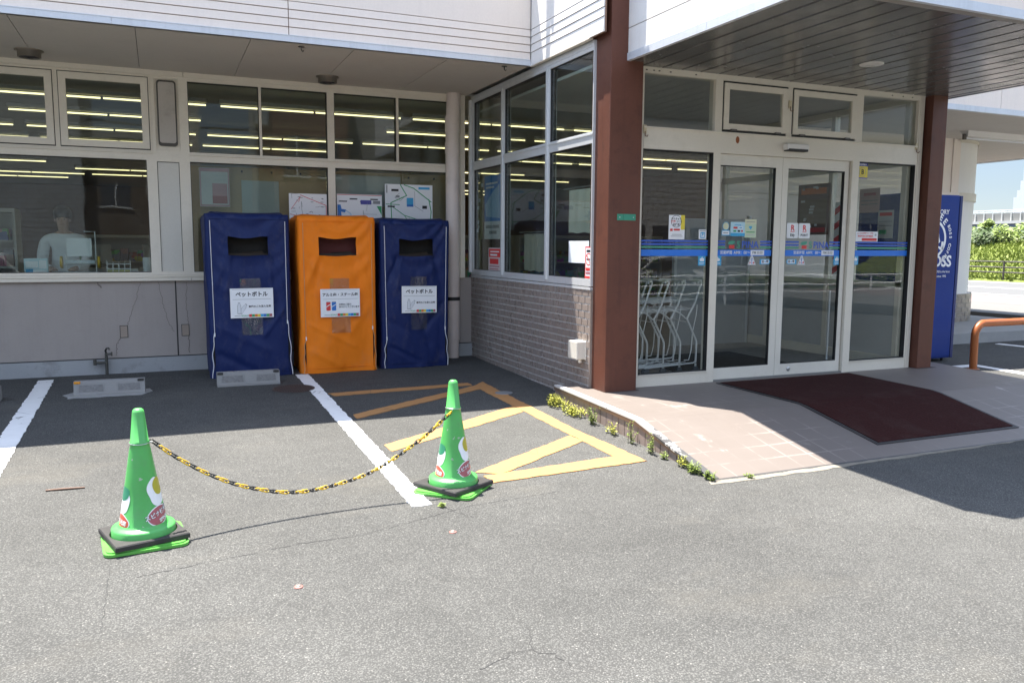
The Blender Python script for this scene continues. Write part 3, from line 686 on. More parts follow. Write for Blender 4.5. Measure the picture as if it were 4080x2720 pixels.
# vestibule side glazing right (x = 7.8) and lower panel
FV = frame((7.80, EY+.1, 0), (0, 1, 0), (0, 0, 1))   # outward +X
w = MB(FV); w.box(0, 3.3, .088, .20, -.05, .03); w.box(0, 3.3, 1.0, 1.06, -.05, .03); w.box(0, 3.3, 3.05, 3.12, -.05, .03); w.box(0, 3.3, 2.37, 2.45, -.05, .03)
for u in (0., 1.1, 2.2, 3.22): w.box(u, u+.06, .2, 3.05, -.05, .032)
vw = part(w, 'vestibule_side_frame', CREAM)
w = MB(FV); w.box(.06, 3.22, .2, 1.0, -.02, .0); w.build('side_panel', mat('grey_panel', (.42, .44, .45), .6), vw, ST)
w = MB(FV); w.box(.06, 3.22, 1.06, 3.05, -.015, -.009); w.build('glass_pane', GLASSD, vw, ST)
# building interior shell
w = MB(); w.box(XL, 12.7, WY+.2, 31, .02, .085); w.box(SX+.2, 7.8, EY+.1, WY+.2, .02, .086); part(w, 'interior_floor', INTF)
w = MB(); w.box(XL, 12.7, WY+.02, 31, 3.352, 3.38); w.box(SX+.08, 7.8, EY+.12, WY+.02, 3.13, 3.16); part(w, 'interior_ceiling', INTC)
w = MB(); w.box(XL, 12.7, 31, 31.1, 0, 3.38); w.box(XL-.1, XL, WY, 31.1, -.2, ZT-.05); w.box(12.6, 12.7, WY+.4, 31.1, 0, 3.38); part(w, 'interior_wall', mat('store_back_wall', (.30, .20, .14), .8))
w = MB(frame((0, 10.30, 0), (1, 0, 0), (0, 0, 1))); w.box(7.86, 13.0, 0.0, SZ, -.2, 0.0); w.box(12.80, 12.84, .16, SZ, .0, .02); w.box(10.5, 10.53, .16, SZ, .0, .02); w.box(7.9, 13.0, 2.28, 2.42, .0, .03)
part(w, 'right_wall', SIDING)
# rounded end of the building
rc = MB(); RR = 1.10; cxr, cyr = 13.05, 11.40
def arc(r, z0, z1, mb, a0=-95, a1=95, n=24):
    P = [(cxr + r*math.sin(R(a0+(a1-a0)*i/n)), cyr - r*math.cos(R(a0+(a1-a0)*i/n))) for i in range(n+1)]
    P = [p for p in P]
    mb.add([(x, y, z0) for x, y in P] + [(x, y, z1) for x, y in P], [(i, i+1, n+2+i, n+1+i) for i in range(n)], True)
    mb.add([(x, y, z1) for x, y in P], [tuple(range(n+1))])
arc(RR, .62, SZ, rc, -5, 185); part(rc, 'rounded_corner', SIDING_SUN)
rc = MB(); arc(RR+.03, 2.28, 2.42, rc, -5, 185); arc(RR+.02, SZ-.06, SZ-.003, rc, -5, 185); part(rc, 'corner_band', CREAM)
rc = MB(); rnd = random.Random(8)
for kz in range(6):
    n = 14
    for i in range(n):
        a0 = -5 + 190*i/n + (6.5 if kz % 2 else 0); a1 = a0 + 190/n - 1.0
        arc(RR+.07, .13+kz*.085, .13+kz*.085+.078, rc, a0, a1, 2)
part(rc, 'corner_tile', TILE)
rc = MB(); arc(RR+.062, .05, .625, rc, -5, 185); part(rc, 'corner_base', MORTAR)

# ------------------------------------------------------------------ fixtures on the building (things of their own)
dp = empty('downpipe', (3.47, 9.975, 0), label='beige drainpipe running down the inner corner beside the blue bin', cat='drainpipe'); o_ = (3.47, 9.975, 0)
q = MB(); q.tube([(3.49, 9.99, 3.34), (3.475, 9.98, 3.10), (3.465, 9.975, 2.95), (3.465, 9.975, .23)], .088, 24, caps=False); q.build('pipe', PIPE, dp, o_)
for za_, zb_, rr_ in ((3.06, 2.86, .096), (2.74, 2.60, .097), (.235, .0, .076)): q = MB(); q.tube([(3.466, 9.975, za_), (3.466, 9.975, zb_)], rr_, 24); q.build('pipe_socket', PIPE, dp, o_)
q = MB(); q.tube([(3.465, 9.975, .79), (3.465, 9.975, .745)], .093, 24); q.box(3.44, 3.49, 9.975, WY, .75, .785); q.build('pipe_clip', GASKET, dp, o_)
jb = empty('junction_box', (SX, 7.0, .45), label='cream metal junction box on the tiled wall beside the red-brown pillar', cat='junction box'); o_ = (SX, 7., .45)
q = MB(); q.bbox(SX-.10, SX+.0, 6.915, 7.11, .36, .535, .008); q.build('cover', BOXM, jb, o_)
q = MB(); q.bbox(SX-.010, SX+.006, 6.91, 7.115, .355, .54, .004); q.build('back_plate', BOXM, jb, o_)
q = MB(); [q.lathe([(.006, 0), (.006, .003), (0, .003)], 8, (0, 0, 0)) for _ in ()]
q.tube([(SX-.045, 6.96, .36), (SX-.045, 6.96, .325)], .018, 10); q.build('cable_gland', BOXM, jb, o_)
for (a, b, c, d, lb) in ((-.434, -.363, .405, .531, 'blank brown outlet cover with cracks running from it, right of the tap'), (.207, .28, .401, .524, 'blank outlet cover beside the left blue bin')):
    oc = empty('outlet_cover', ((a+b)/2, WY, (c+d)/2), label=lb, cat='outlet cover'); o_ = ((a+b)/2, WY, (c+d)/2)
    q = MB(FM); q.box(a, b, c, d, .001, .010); q.build('cover_plate', mat('outlet_plate', (.30, .245, .20), .6), oc, o_)
    q = MB(FM); q.box(a-.006, a, c-.006, d+.006, .0005, .006); q.box(b, b+.006, c-.006, d+.006, .0005, .006); q.box(a, b, d, d+.006, .0005, .006); q.box(a, b, c-.006, c, .0005, .006); q.build('rim', GASKET, oc, o_)
# cracks in the stucco belong to the wall
ck = MB(FM); rnd = random.Random(11)
def crack(mb, pts, w_, z, jit=.008, seg=9):
    P = []
    for (x0, y0), (x1, y1) in zip(pts, pts[1:]):
        for i in range(seg):
            t_ = i/seg; P.append((x0+(x1-x0)*t_+rnd.uniform(-jit, jit), y0+(y1-y0)*t_+rnd.uniform(-jit, jit)))
    P.append(pts[-1]); mb.line(P, w_, z)
crack(ck, [(-.21, 1.02), (-.26, .82), (-.32, .66), (-.36, .54)], .004, .0012)
crack(ck, [(-.43, .41), (-.475, .33), (-.485, .20)], .005, .0012)
crack(ck, [(-.02, 1.02), (.02, .75), (.07, .55), (.125, .45)], .004, .0012)
crack(ck, [(.275, 1.02), (.265, .72), (.275, .53)], .004, .0012); crack(ck, [(.275, .40), (.28, .2)], .006, .0012)
crack(ck, [(-.64, 1.02), (-.62, .98), (-.60, .965)], .006, .0012)
part(ck, 'wall_crack', mat('crack_dark', (.16, .13, .115), .9))
# standpipe tap
tp = empty('standpipe_tap', (-.585, WY-.1, 0), label='dark metal standpipe tap against the concrete plinth', cat='tap'); o_ = (-.585, WY-.1, 0)
TAPM = mat('tap_metal', (.10, .10, .09), .45, metal=.7, dirtamt=.4, dirt=(.12, .10, .08))
q = MB(); q.tube([(-.585, WY-.09, -.01), (-.585, WY-.09, .215)], .017, 12); q.tube([(-.585, WY-.09, .14), (-.70, WY-.09, .14)], .014, 10); q.tube([(-.70, WY-.09, .115), (-.70, WY-.09, .175)], .017, 10); q.tube([(-.585, WY-.09, .13), (-.585, WY-.02, .13)], .012, 8); q.build('riser', TAPM, tp, o_)
q = MB(); q.tube([(-.585, WY-.09, .215), (-.585, WY-.09, .245), (-.59, WY-.10, .275), (-.575, WY-.13, .30), (-.555, WY-.15, .305), (-.548, WY-.155, .285)], .010, 10); q.tube([(-.60, WY-.09, .232), (-.535, WY-.09, .232)], .012, 10); q.build('spout', TAPM, tp, o_)
q = MB(); q.tube([(-.53, WY-.09, .210), (-.53, WY-.09, .254)], .008, 8); q.build('handle', TAPM, tp, o_)
# soffit lights
for i, (x, y, lb) in enumerate(((-1.10, 9.56, 'round surface light under the eave above the left window'), (1.838, 9.60, 'round surface light under the eave above the bins'))):
    sl_ = empty('soffit_light', (x, y, SZ), label=lb, cat='ceiling light', group='round lights under the eave')
    q = MB(); q.lathe([(.128, 0), (.128, -.012), (.105, -.018), (.105, -.07), (.09, -.07)], 36); q.build('housing', mat('lamp_bronze', (.22, .19, .15), .35, metal=.5), sl_)
    q = MB(); q.lathe([(.09, -.07), (.088, -.075), (.0, -.082)], 36); q.build('lens', mat('lamp_lens_off', (.035, .033, .035), .3), sl_)
dl = empty('downlight', (6.048, 5.768, CZ), label='white round downlight set in the grey porch ceiling', cat='ceiling light')
q = MB(); q.lathe([(.105, -.0), (.105, -.006), (.098, -.008), (.0, -.008)], 36); q.build('trim_ring', mat('downlight_white', (.72, .70, .66), .4), dl)
q = MB(); q.disc(0, 0, .088, -.0095, 30); q.build('lens', mat('downlight_lens', (.60, .58, .54), .3), dl)
for i, (x, y) in enumerate(((-1.19, 8.30), (1.34, 8.27), (3.45, 8.25))):
    hk = empty('eave_hook', (x, y, SZ), label=['small metal hook under the eave edge at far left', 'small metal hook under the eave edge above the bins', 'small metal hook under the eave near the inner corner'][i], cat='hook', group='hooks under the eave')
    q = MB(); q.lathe([(.03, 0), (.03, -.006), (.0, -.006)], 12); q.build('base_plate', TAPM, hk)
    q = MB(); q.tube([(0, 0, -.005), (0, 0, -.035), (.012, 0, -.045), (.022, 0, -.035)], .006, 8); q.build('hook_arm', TAPM, hk)
tf = empty('tube_fixture', (12.85, 9.55, SZ), label='white fluorescent batten under the right-hand eave', cat='ceiling light'); o_ = (12.85, 9.55, SZ)
q = MB(); q.add([(12.1, 9.47, SZ), (13.7, 9.47, SZ), (13.7, 9.63, SZ), (12.1, 9.63, SZ), (12.14, 9.51, SZ-.09), (13.66, 9.51, SZ-.09), (13.66, 9.59, SZ-.09), (12.14, 9.59, SZ-.09)], [(3, 2, 1, 0), (4, 5, 6, 7), (0, 1, 5, 4), (1, 2, 6, 5), (2, 3, 7, 6), (3, 0, 4, 7)]); q.build('body', mat('batten_white', (.66, .64, .6), .4), tf, o_)
q = MB(); q.tube([(12.14, 9.55, SZ-.115), (13.66, 9.55, SZ-.115)], .017, 10); q.build('tube', PAPER, tf, o_)
q = MB(); q.box(12.09, 12.14, 9.53, 9.57, SZ-.14, SZ-.05); q.box(13.66, 13.71, 9.53, 9.57, SZ-.14, SZ-.05); q.build('tube_holder', mat('holder_dark', (.1, .09, .08), .5), tf, o_)
sn = empty('door_sensor', (6.03, EY, 2.46), label='white automatic-door sensor above the sliding doors', cat='door sensor'); o_ = (6.03, EY, 2.46)
q = MB(FE); q.bbox(5.888, 6.172, 2.435, 2.497, .004, .075, .008); q.build('housing', mat('sensor_white', (.68, .66, .62), .35), sn, o_)
q = MB(FE); q.box(5.90, 6.16, 2.424, 2.436, .01, .068); q.box(5.905, 6.155, 2.428, 2.446, .07, .0765); q.build('sensor_window', GASKET, sn, o_)
for i, (x, z, lb) in enumerate(((4.236, 2.555, 'small cream hook at the left end of the entrance frame'), (5.955, 2.90, 'cream hook between the two top-hung windows'), (7.756, 2.575, 'small cream hook at the right end of the entrance frame'))):
    hk = empty('frame_hook', (x, EY, z), label=lb, cat='hook', group='hooks on the entrance frame'); o_ = (x, EY, z)
    q = MB(FE); q.bbox(x-.018, x+.018, z-.045, z+.03, .001, .014, .003); q.build('hook_plate', mat('hook_cream', (.55, .48, .32), .5), hk, o_)
    q = MB(FE); q.tube([(x, z-.03, .014), (x, z-.07, .016), (x+.012, z-.08, .03), (x+.02, z-.065, .035)], .0045, 8); q.build('hook_arm', mat('hook_rust', (.17, .09, .05), .6), hk, o_)
for hx_ in (4.245, 4.325, 4.385, 4.51, 4.80, 7.36, 7.52, 7.66):
    hm = MB(FE); hm.prism([(hx_+.012*math.cos(2*PI*i/10), 3.088+.006*math.sin(2*PI*i/10)) for i in range(10)], .0005, .0015); hm.build('bolt_hole', mat('bolt_hole', (.06, .045, .035), .8), ef, ST)
rs = MB(FE); rs.prism([(5.315+.022*math.cos(a), 2.505+.035*math.sin(a)) for a in [2*PI*i/14 for i in range(14)]], .004, .0055); part(rs, 'rust_mark', mat('rust', (.30, .10, .035), .8, var=.3))
gp = empty('green_plate', (3.976, 6.573, 1.718), label='small green plate screwed to the red-brown pillar', cat='plate'); o_ = (3.976, 6.573, 1.718)
q = MB(); q.box(3.878, 3.940, 6.5695, 6.5728, 1.69, 1.748); q.box(3.943, 4.075, 6.569, 6.5728, 1.69, 1.748); q.build('plate', mat('green_plate', (.03, .24, .15), .45), gp, o_)
q = MB(); [q.box(x-.004, x+.004, 6.566, 6.57, 1.714, 1.722) for x in (3.905, 4.05)]; q.build('screw', STEEL, gp, o_)

#@@MORE@@
# ------------------------------------------------------------------ recycling bins under cloth covers
def cloth_mat(name, col, sheen):
    m = bpy.data.materials.new(name); nt, out = nodes(m); t = NT(nt)
    b = t.n('ShaderNodeBsdfPrincipled'); t.l(b.outputs[0], out.inputs[0])
    co = t.n('ShaderNodeTexCoord').outputs['Object']
    c = t.mix(t.noise(co, 2.2, 6, .6), tuple(x*.82 for x in col), tuple(min(1, x*1.14) for x in col))
    c = t.mix(t.ramp(t.noise(t.mapping(co, (1, 1, .4)), 3.0, 6, .7), [(.58, 0), (.8, .35)]), c, tuple(x*.55+.02 for x in col))
    c = t.mix(t.math('MULTIPLY', t.noise(co, 600, 1), .25), c, tuple(x*.6 for x in col))
    c = t.mix(t.ramp(t.noise(t.mapping(co, (1.4, 1, .9)), 4.5, 8, .72), [(.52, 0), (.74, .16)]), c, (.22, .20, .18))
    t.l(c, b.inputs['Base Color']); b.inputs['Roughness'].default_value = .55
    b.inputs['Specular IOR Level'].default_value = sheen
    bp = t.n('ShaderNodeBump'); bp.inputs['Strength'].default_value = .35; bp.inputs['Distance'].default_value = .03
    t.l(t.noise(t.mapping(co, (1.2, 1.2, .7)), 5.5, 4, .5), bp.inputs['Height']); t.l(bp.outputs[0], b.inputs['Normal'])
    return m
BLUEC = cloth_mat('blue_cloth', (0.008, 0.020, 0.098), .25)
ORNGC = cloth_mat('orange_cloth', (0.90, 0.225, 0.014), .15)
ZIPM = mat('zip_white', (.68, .69, .72), .5); ZIPO = mat('zip_orange', (.62, .30, .12), .5)
LINER = mat('bin_inside', (.007, .006, .005), .9); LINRED = mat('bin_inside_red', (.06, .006, .004), .8)
def seg_d(p, a, b):
    ax, ay = a; bx, by = b; dx, dy = bx-ax, by-ay; t_ = max(0, min(1, ((p[0]-ax)*dx+(p[1]-ay)*dy)/(dx*dx+dy*dy)))
    return math.hypot(p[0]-ax-dx*t_, p[1]-ay-dy*t_)
def make_bin(x0, x1, yf, xt0, xt1, zt, hole, seed, cloth, zipm, label, zl, zr, liner, pocket):
    rnd = random.Random(seed); yb = WY-.10; r = .045
    root = empty('recycling_bin', ((x0+x1)/2, yf, gh(yf)), label=label, cat='recycling bin', group='cloth-covered recycling bins by the wall'); off = root.location
    z0 = gh(yf)+.004
    hx0, hx1, hz0, hz1 = hole; zt0 = zt
    def edges(z):
        t_ = (z-z0)/(zt-z0); return x0+(xt0-x0)*t_, x1+(xt1-x1)*t_
    creases = [((xt0+.05, zt-.07), (hx0, hz1)), ((xt1-.05, zt-.07), (hx1, hz1)), ((hx0, hz0), (x0+.05, hz0-.35)), ((hx1, hz0), (x1-.06, hz0-.42)),
               ((hx0+.02, hz0), (x0+.18, .95)), ((hx1-.02, hz0), (x1-.2, .85)), ((x0+.1, .55), (x1-.25, .28)), ((x0+.1, .25), (x0+.45, .06)), ((x1-.08, .75), (x1-.3, .45))]
    cw = [rnd.uniform(.022, .045) for _ in creases]; ca = [rnd.choice((1, 1, -1))*rnd.uniform(.010, .022) for _ in creases]
    def fold(x, z):
        f = .030*mnoise.noise((x*2.6+seed, z*1.1, seed*1.7)) + .012*mnoise.noise((x*6+seed, z*2.6, 3.1+seed)) + .004*mnoise.noise((x*15, z*7, seed))
        s_ = (x-x0)/(x1-x0); q = z - (zt-.03-.42*(1-(2*s_-1)**2))
        f += .014*math.sin(q*34+seed)*math.exp(-max(0, zt-z)/.30)*max(0, 1-(2*s_-1)**2)**.5
        q2 = z - (hz0-.02-.30*(1-(2*s_-1)**2)); f += .008*math.sin(q2*26)*math.exp(-(max(0, hz0-z)/.35)**2)*(1 if z < hz0 else 0)
        for (a, b), w_, am in zip(creases, cw, ca): f += am*math.exp(-(seg_d((x, z), a, b)/w_)**2)
        return f
    # wrap: left side back -> front -> right side back
    prof = []
    for i in range(9): prof.append(('L', i/8))
    for i in range(1, 5): prof.append(('CL', i/5))
    NXF = 44
    for i in range(NXF+1): prof.append(('F', i/NXF))
    for i in range(1, 5): prof.append(('CR', i/5))
    for i in range(9): prof.append(('R', i/8))
    NZ = 76; vs = []; fs = []
    for kz in range(NZ+1):
        z = z0 + (zt-.0-z0)*kz/NZ
        xa, xb = edges(z); topin = .03*max(0, (z-(zt-.05))/.05)**2; ld = 1.0
        wav = .012*mnoise.noise((z*3, seed, 1)); 
        for kind, t_ in prof:
            if kind == 'F':
                x = xa+r+(xb-xa-2*r)*t_; f = fold(x, z); e = min(1, min(t_, 1-t_)*9+.25); hem = .014*math.sin(t_*9+seed)*max(0, 1-(z-z0)/.25)
                vs.append((x, yf - f*e + topin*1.4 - hem*.7 - .015*math.sin(PI*t_), z))
            elif kind == 'CL': a = PI/2*t_; vs.append((xa+r-r*math.cos(a)+.0, yf+r-r*math.sin(a)+topin, z))
            elif kind == 'CR': a = PI/2*t_; vs.append((xb-r+r*math.sin(a), yf+r-r*math.cos(a)+topin, z))
            elif kind == 'L': y = yb+(yf+r-yb)*t_; vs.append((xa + .020*mnoise.noise((y*5, z*2, seed)) + topin + .03*max(0, .45-(z-z0))*math.sin(t_*5)*.6, y, z))
            else: y = yf+r+(yb-yf-r)*t_; vs.append((xb + .016*mnoise.noise((y*5, z*2, seed+9)) - topin, y, z))
    n = len(prof)
    def inhole(i, kz):
        kd, t_ = prof[i]; kd2, t2 = prof[i+1]
        if kd != 'F' or kd2 != 'F': return False
        z = z0+(zt-z0)*(kz+.5)/NZ; xa, xb = edges(z); x = xa+r+(xb-xa-2*r)*(t_+t2)/2
        return hx0 < x < hx1 and hz0 < z < hz1
    # pull grid lines onto the hole edges so the opening has clean, slightly sagging edges
    ex = [None, None]; F0 = 13
    cols = [i for i, (k_, _) in enumerate(prof) if k_ == 'F']
    xm = [vs[(NZ//2)*n+i][0] for i in cols]
    cl_ = cols[min(range(len(cols)), key=lambda i: abs(xm[i]-hx0))]; cr_ = cols[min(range(len(cols)), key=lambda i: abs(xm[i]-hx1))]
    rz = lambda zz: min(range(NZ+1), key=lambda k_: abs(z0+(zt-z0)*k_/NZ-zz))
    ra, rb = rz(hz0), rz(hz1)
    for kz in range(ra, rb+1):
        for c_, hx in ((cl_, hx0), (cr_, hx1)):
            x, y, z = vs[kz*n+c_]; vs[kz*n+c_] = (hx+.006*mnoise.noise((z*9, seed, hx)), y, z)
    for c_ in range(cl_, cr_+1):
        t_ = (c_-cl_)/(cr_-cl_)
        for rr, hz, sg in ((ra, hz0, .010), (rb, hz1, .022)):
            x, y, z = vs[rr*n+c_]; vs[rr*n+c_] = (x, y-.008, hz - sg*math.sin(PI*min(1, t_*1.15))**1.4)
    for kz in range(NZ):
        for i in range(n-1):
            if ra <= kz < rb and cl_ <= i < cr_: continue
            a = kz*n+i; fs.append((a, a+1, a+n+1, a+n))
    m_ = MB(); m_.add(vs, fs, True)
    # top cap sagging between the sides
    NT_ = 10; tv = []; tf_ = []
    top = vs[NZ*n:(NZ+1)*n]; front = [top[i] for i in cols]
    for j in range(NT_+1):
        t_ = j/NT_
        for i, p in enumerate(front):
            s_ = i/(len(front)-1); y = p[1]+(yb-p[1])*t_
            xx = p[0] + (-r if i == 0 else r if i == len(front)-1 else 0)*0
            tv.append((xx, y, zt + .030*math.sin(PI/2*min(1, t_*4)) - .02*math.sin(PI*s_)*math.sin(PI*t_) + (-.028 if i in (0, len(front)-1) else -.006 if i in (1, len(front)-2) else 0)))
    k_ = len(front)
    for j in range(NT_):
        for i in range(k_-1): a = j*k_+i; tf_.append((a, a+1, a+k_+1, a+k_))
    m_.add(tv, tf_, True)
    # corner caps
    m_.add([top[8], *[top[i] for i in range(9, 14)], tv[0], tv[NT_*k_]], [(0, 1, 2, 3, 4, 5, 6, 7)])
    m_.add([top[0], top[8], tv[0], tv[NT_*k_]], [(0, 1, 2, 3)])
    e_ = 13+k_; m_.add([top[e_-1], *[top[i] for i in range(e_, e_+5)], tv[NT_*k_+k_-1], tv[k_-1]], [(0, 1, 2, 3, 4, 5, 6, 7)])
    m_.add([top[e_+4], top[-1], tv[NT_*k_+k_-1], tv[k_-1]], [(0, 1, 2, 3)])
    m_.build('cloth_cover', cloth, root, off)
    q = MB(); q.box(x0+.09, x1-.09, yf+.10, yb-.02, z0+.02, zt-.06); q.build('inner_frame', liner, root, off)
    q = MB(); q.box(hx0-.05, hx1+.05, yf+.05, yf+.055, hz0-.30, hz0+.02)
    q.add([(hx0, yf+.09, hz0-.02), (hx1, yf+.09, hz0-.02), (hx1-.05, yf+.068, hz0+.045), (hx0+.16, yf+.068, hz0+.03)], [(0, 1, 2, 3)]); q.build('bag_edge', mat('bag_edge', (.03, .02, .013), .8), root, off)
    def fy(x, z):
        xa, xb = edges(z); t_ = (x-xa-r)/(xb-xa-2*r); return yf - fold(x, z)*min(1, min(t_, 1-t_)*9+.25) - .015*math.sin(PI*max(0, min(1, t_))) - .006
    for (side, zp) in ((0, zl), (1, zr)):
        xs = lambda z: (edges(z)[0]+.055 if side == 0 else edges(z)[1]-.050)
        sg = -1 if side == 0 else 1
        path = []; N = 26
        for i in range(N+1):
            z = zt-.075-(zt-.075-zp)*i/N; path.append((xs(z), fy(xs(z), z)-.001, z))
        q = MB(); q.tube(path, .0038, 6)
        P2 = []
        for i in range(15):
            t_ = i/14; z = zp+(z0+.01-zp)*t_; P2.append((xs(z)+sg*(.022*math.sin(PI*t_*1.1)+.045*t_**3)+sg*.006*math.sin(t_*14+seed), fy(xs(z), z)-.004-.02*t_**2, z))
        q.tube(P2, [.0045]*15, 6)
        zz = q.build('zip', zipm, root, off)
        q = MB(); q.bbox(xs(zp)-.006, xs(zp)+.006, path[-1][1]-.008, path[-1][1]+.004, zp-.03, zp+.012, .002); q.build('zip_pull', PAPER, zz, off)
        q = MB(); ga = []
        for i in range(13):
            t_ = i/12; z = zp-.01+(z0+.02-zp)*t_; w_ = .002+.018*math.sin(PI*min(1, t_*1.3)); ga.append((xs(z)+sg*.004, xs(z)+sg*(.004+w_), fy(xs(z), z)-.0025, z))
        for a, b in zip(ga, ga[1:]): q.quad((a[0], a[2], a[3]), (a[1], a[2], a[3]), (b[1], b[2], b[3]), (b[0], b[2], b[3]))
        q.build('zip_opening', LINER, zz, off)
    for hz_ in (z0+.055, zt-.055):
        q = MB(); xa, xb = edges(hz_); q.tube([(xa+r+(xb-xa-2*r)*i/30, fy(xa+r+(xb-xa-2*r)*i/30, hz_)+.002-(.010*math.sin(i/30*9+seed) if hz_ < 1 else 0)*.5, hz_) for i in range(31)], .0028, 5); q.build('stitched_seam', cloth, root, off)
    px0, px1, pz0, pz1 = pocket
    pv = []; NP = 8
    for j in range(13):
        for i in range(NP+1):
            x = px0+(px1-px0)*i/NP + .012*(1-j/12); z = pz0+(pz1-pz0)*j/12
            pv.append((x, fy(x, z)-.003-.008*abs(mnoise.noise((x*14, z*9, seed))), z))
    q = MB(); q.add(pv, [(j*(NP+1)+i, j*(NP+1)+i+1, (j+1)*(NP+1)+i+1, (j+1)*(NP+1)+i) for j in range(12) for i in range(NP)], True); q.build('clear_pocket', VINYL, root, off)
    return root, fy
b1, fy1 = make_bin(.468, 1.340, 9.36, .452, 1.338, 1.775, (.685, 1.100, 1.332, 1.535), 1, BLUEC, ZIPM, 'left blue cloth-covered bin with a plastic-bottle notice, beside the wheel stop', .48, .60, LINER, (.792, 1.012, .46, 1.08))
b2, fy2 = make_bin(1.440, 2.308, 9.355, 1.425, 2.306, 1.765, (1.652, 2.078, 1.330, 1.535), 5, ORNGC, ZIPO, 'orange cloth-covered bin with a notice for cans, in the middle of the three bins', .40, .50, LINRED, (1.768, 1.985, .445, 1.07))
b3, fy3 = make_bin(2.385, 3.205, 9.40, 2.365, 3.232, 1.745, (2.595, 3.010, 1.325, 1.525), 9, BLUEC, ZIPM, 'right blue cloth-covered bin with a plastic-bottle notice, beside the drainpipe', .36, .46, LINER, (2.72, 2.925, .445, 1.08))

# ------------------------------------------------------------------ printed things
def sign(name, label, cat, F, cx, cy, w, h, items, base=PAPER, th=.0015, w0=0.0, rot=0.0, group=None, shape=None):
    L_ = F @ Matrix.Translation((cx, cy, w0)) @ Matrix.Rotation(rot, 4, 'Z')
    o = L_.translation.copy(); root = empty(name, o, label=label, cat=cat, group=group)
    if base:
        q = MB(L_); q.prism(shape or [(-w/2, -h/2), (w/2, -h/2), (w/2, h/2), (-w/2, h/2)], 0, th); q.build('sheet', base, root, o)
    acc = {}
    for i, it in enumerate(items):
        k, m_ = it[0], it[1]; z = th + .0004 + .00025*i
        mb, names = acc.setdefault(m_.name, (MB(L_), []))
        if k == 't':
            _, _, s_, x, y, sz = it[:6]; al = it[6] if len(it) > 6 else 'CENTER'; bo = it[7] if len(it) > 7 else .012
            mb.text(s_, x*w, y*h, z, sz*h, al, bold=bo); names.append('lettering')
        elif k == 'r': mb.add([(it[2]*w, it[3]*h, z), (it[4]*w, it[3]*h, z), (it[4]*w, it[5]*h, z), (it[2]*w, it[5]*h, z)], [(0, 1, 2, 3)]); names.append('print')
        elif k == 'l': mb.line([(a*w, b*h) for a, b in it[2]], it[3]*h, z); names.append('print')
        elif k == 'p': mb.add([(a*w, b*h, z) for a, b in it[2]], [tuple(range(len(it[2])))]); names.append('print')
        elif k == 'c': mb.disc(it[2]*w, it[3]*h, it[4]*h, z); names.append('print')
        elif k == 'rr': mb.add([(a, b, z) for a, b in rrect(it[2]*w, it[4]*w, it[3]*h, it[5]*h, it[6]*h)], [tuple(range(28))]); names.append('print')
    mm = {v.name: v for v in bpy.data.materials}
    for mn, (mb, names) in acc.items(): mb.build('lettering' if 'lettering' in names else 'print', mm[mn], root, o)
    return root
GOALS = [RED, GREENP, ORANGEP, YELLP, CYANP, BLUEP, GREENP, PINK]
def goals(y0=-.47, y1=-.38): return [('t', GREENP, 'GOALS', -.26, (y0+y1)/2, .075, 'LEFT')] + [('r', GREYP, -.41, (y0+y1)/2-.012, -.27, (y0+y1)/2+.012)] + [('r', c, -.08+i*.068, y0, -.08+i*.068+.066, y1) for i, c in enumerate(GOALS)]
bottle = [(-.06, -.20), (.06, -.20), (.06, .08), (.035, .15), (.035, .2), (-.035, .2), (-.035, .15), (-.06, .08)]
def bottles(x, y, s):
    r1 = [(x+a*s*.75, y+b*s) for a, b in bottle]; c_, s_ = math.cos(.6), math.sin(.6)
    r2 = [(x+.10*s+(a*c_+b*s_*.9)*s*.75, y-.02+(-a*s_+b*c_)*s) for a, b in bottle]
    return [('p', INKG, r2), ('p', mat('bottle_fill', (.66, .68, .70), .7), [(x+.1*s+(px-x-.1*s)*.86, y-.02+(py-y+.02)*.9) for px, py in r2]), ('p', INKG, r1), ('p', mat('bottle_fill', (.66, .68, .70), .7), [(x+(px-x)*.8, y+(py-y)*.9) for px, py in r1])]  # bottle icons: grey outline with a pale grey printed fill
def pet_items(): return [('l', INKG, [(-.45, .46), (.44, .46)], .008), ('t', INK, 'ペットボトル', 0, .29, .175, 'CENTER', .035), ('l', INKG, [(-.44, .13), (.44, .13)], .010), *bottles(-.30, -.17, .95), ('t', INK, '●他のごみ混入注意', .18, -.12, .082, 'CENTER', .02)] + goals()
FB = lambda y: frame((0, y, 0), (1, 0, 0), (0, 0, 1))
def notice(lbl, fy, cx, cz, w, h, items, rot):
    y = min(fy(cx+a, cz+b) for a in (-w/2, 0, w/2) for b in (-h/2, 0, h/2)) - .016
    return sign('notice', lbl, 'notice', FB(y), cx, cz, w, h, items, rot=rot, group='paper notices on the bins')
notice('white paper notice on the left blue bin', fy1, .912, .812, .452, .322, pet_items(), .006)
notice('white paper notice on the orange bin, with a red and a blue can', fy2, 1.878, .792, .448, .318,
       [('l', INKG, [(-.45, .46), (.42, .46)], .008), ('t', INK, 'アルミ缶・スチール缶', 0, .29, .128, 'CENTER', .035), ('l', INKG, [(-.44, .14), (.44, .14)], .010),
        ('rr', RED, -.36, -.27, -.25, .05, .03), ('rr', BLUEP, -.22, -.27, -.11, .05, .03), ('r', INKG, -.35, .03, -.26, .05), ('r', INKG, -.21, .03, -.12, .05), ('p', PAPER, [(-.36, -.15), (-.25, -.06), (-.25, -.03), (-.36, -.12)]), ('p', PAPER, [(-.22, -.15), (-.11, -.06), (-.11, -.03), (-.22, -.12)]),
        ('t', INK, '分別のご協力', -.04, -.06, .074, 'LEFT', .02), ('t', INK, 'ありがとうございます', -.04, -.15, .074, 'LEFT', .02)] + goals(), .004)
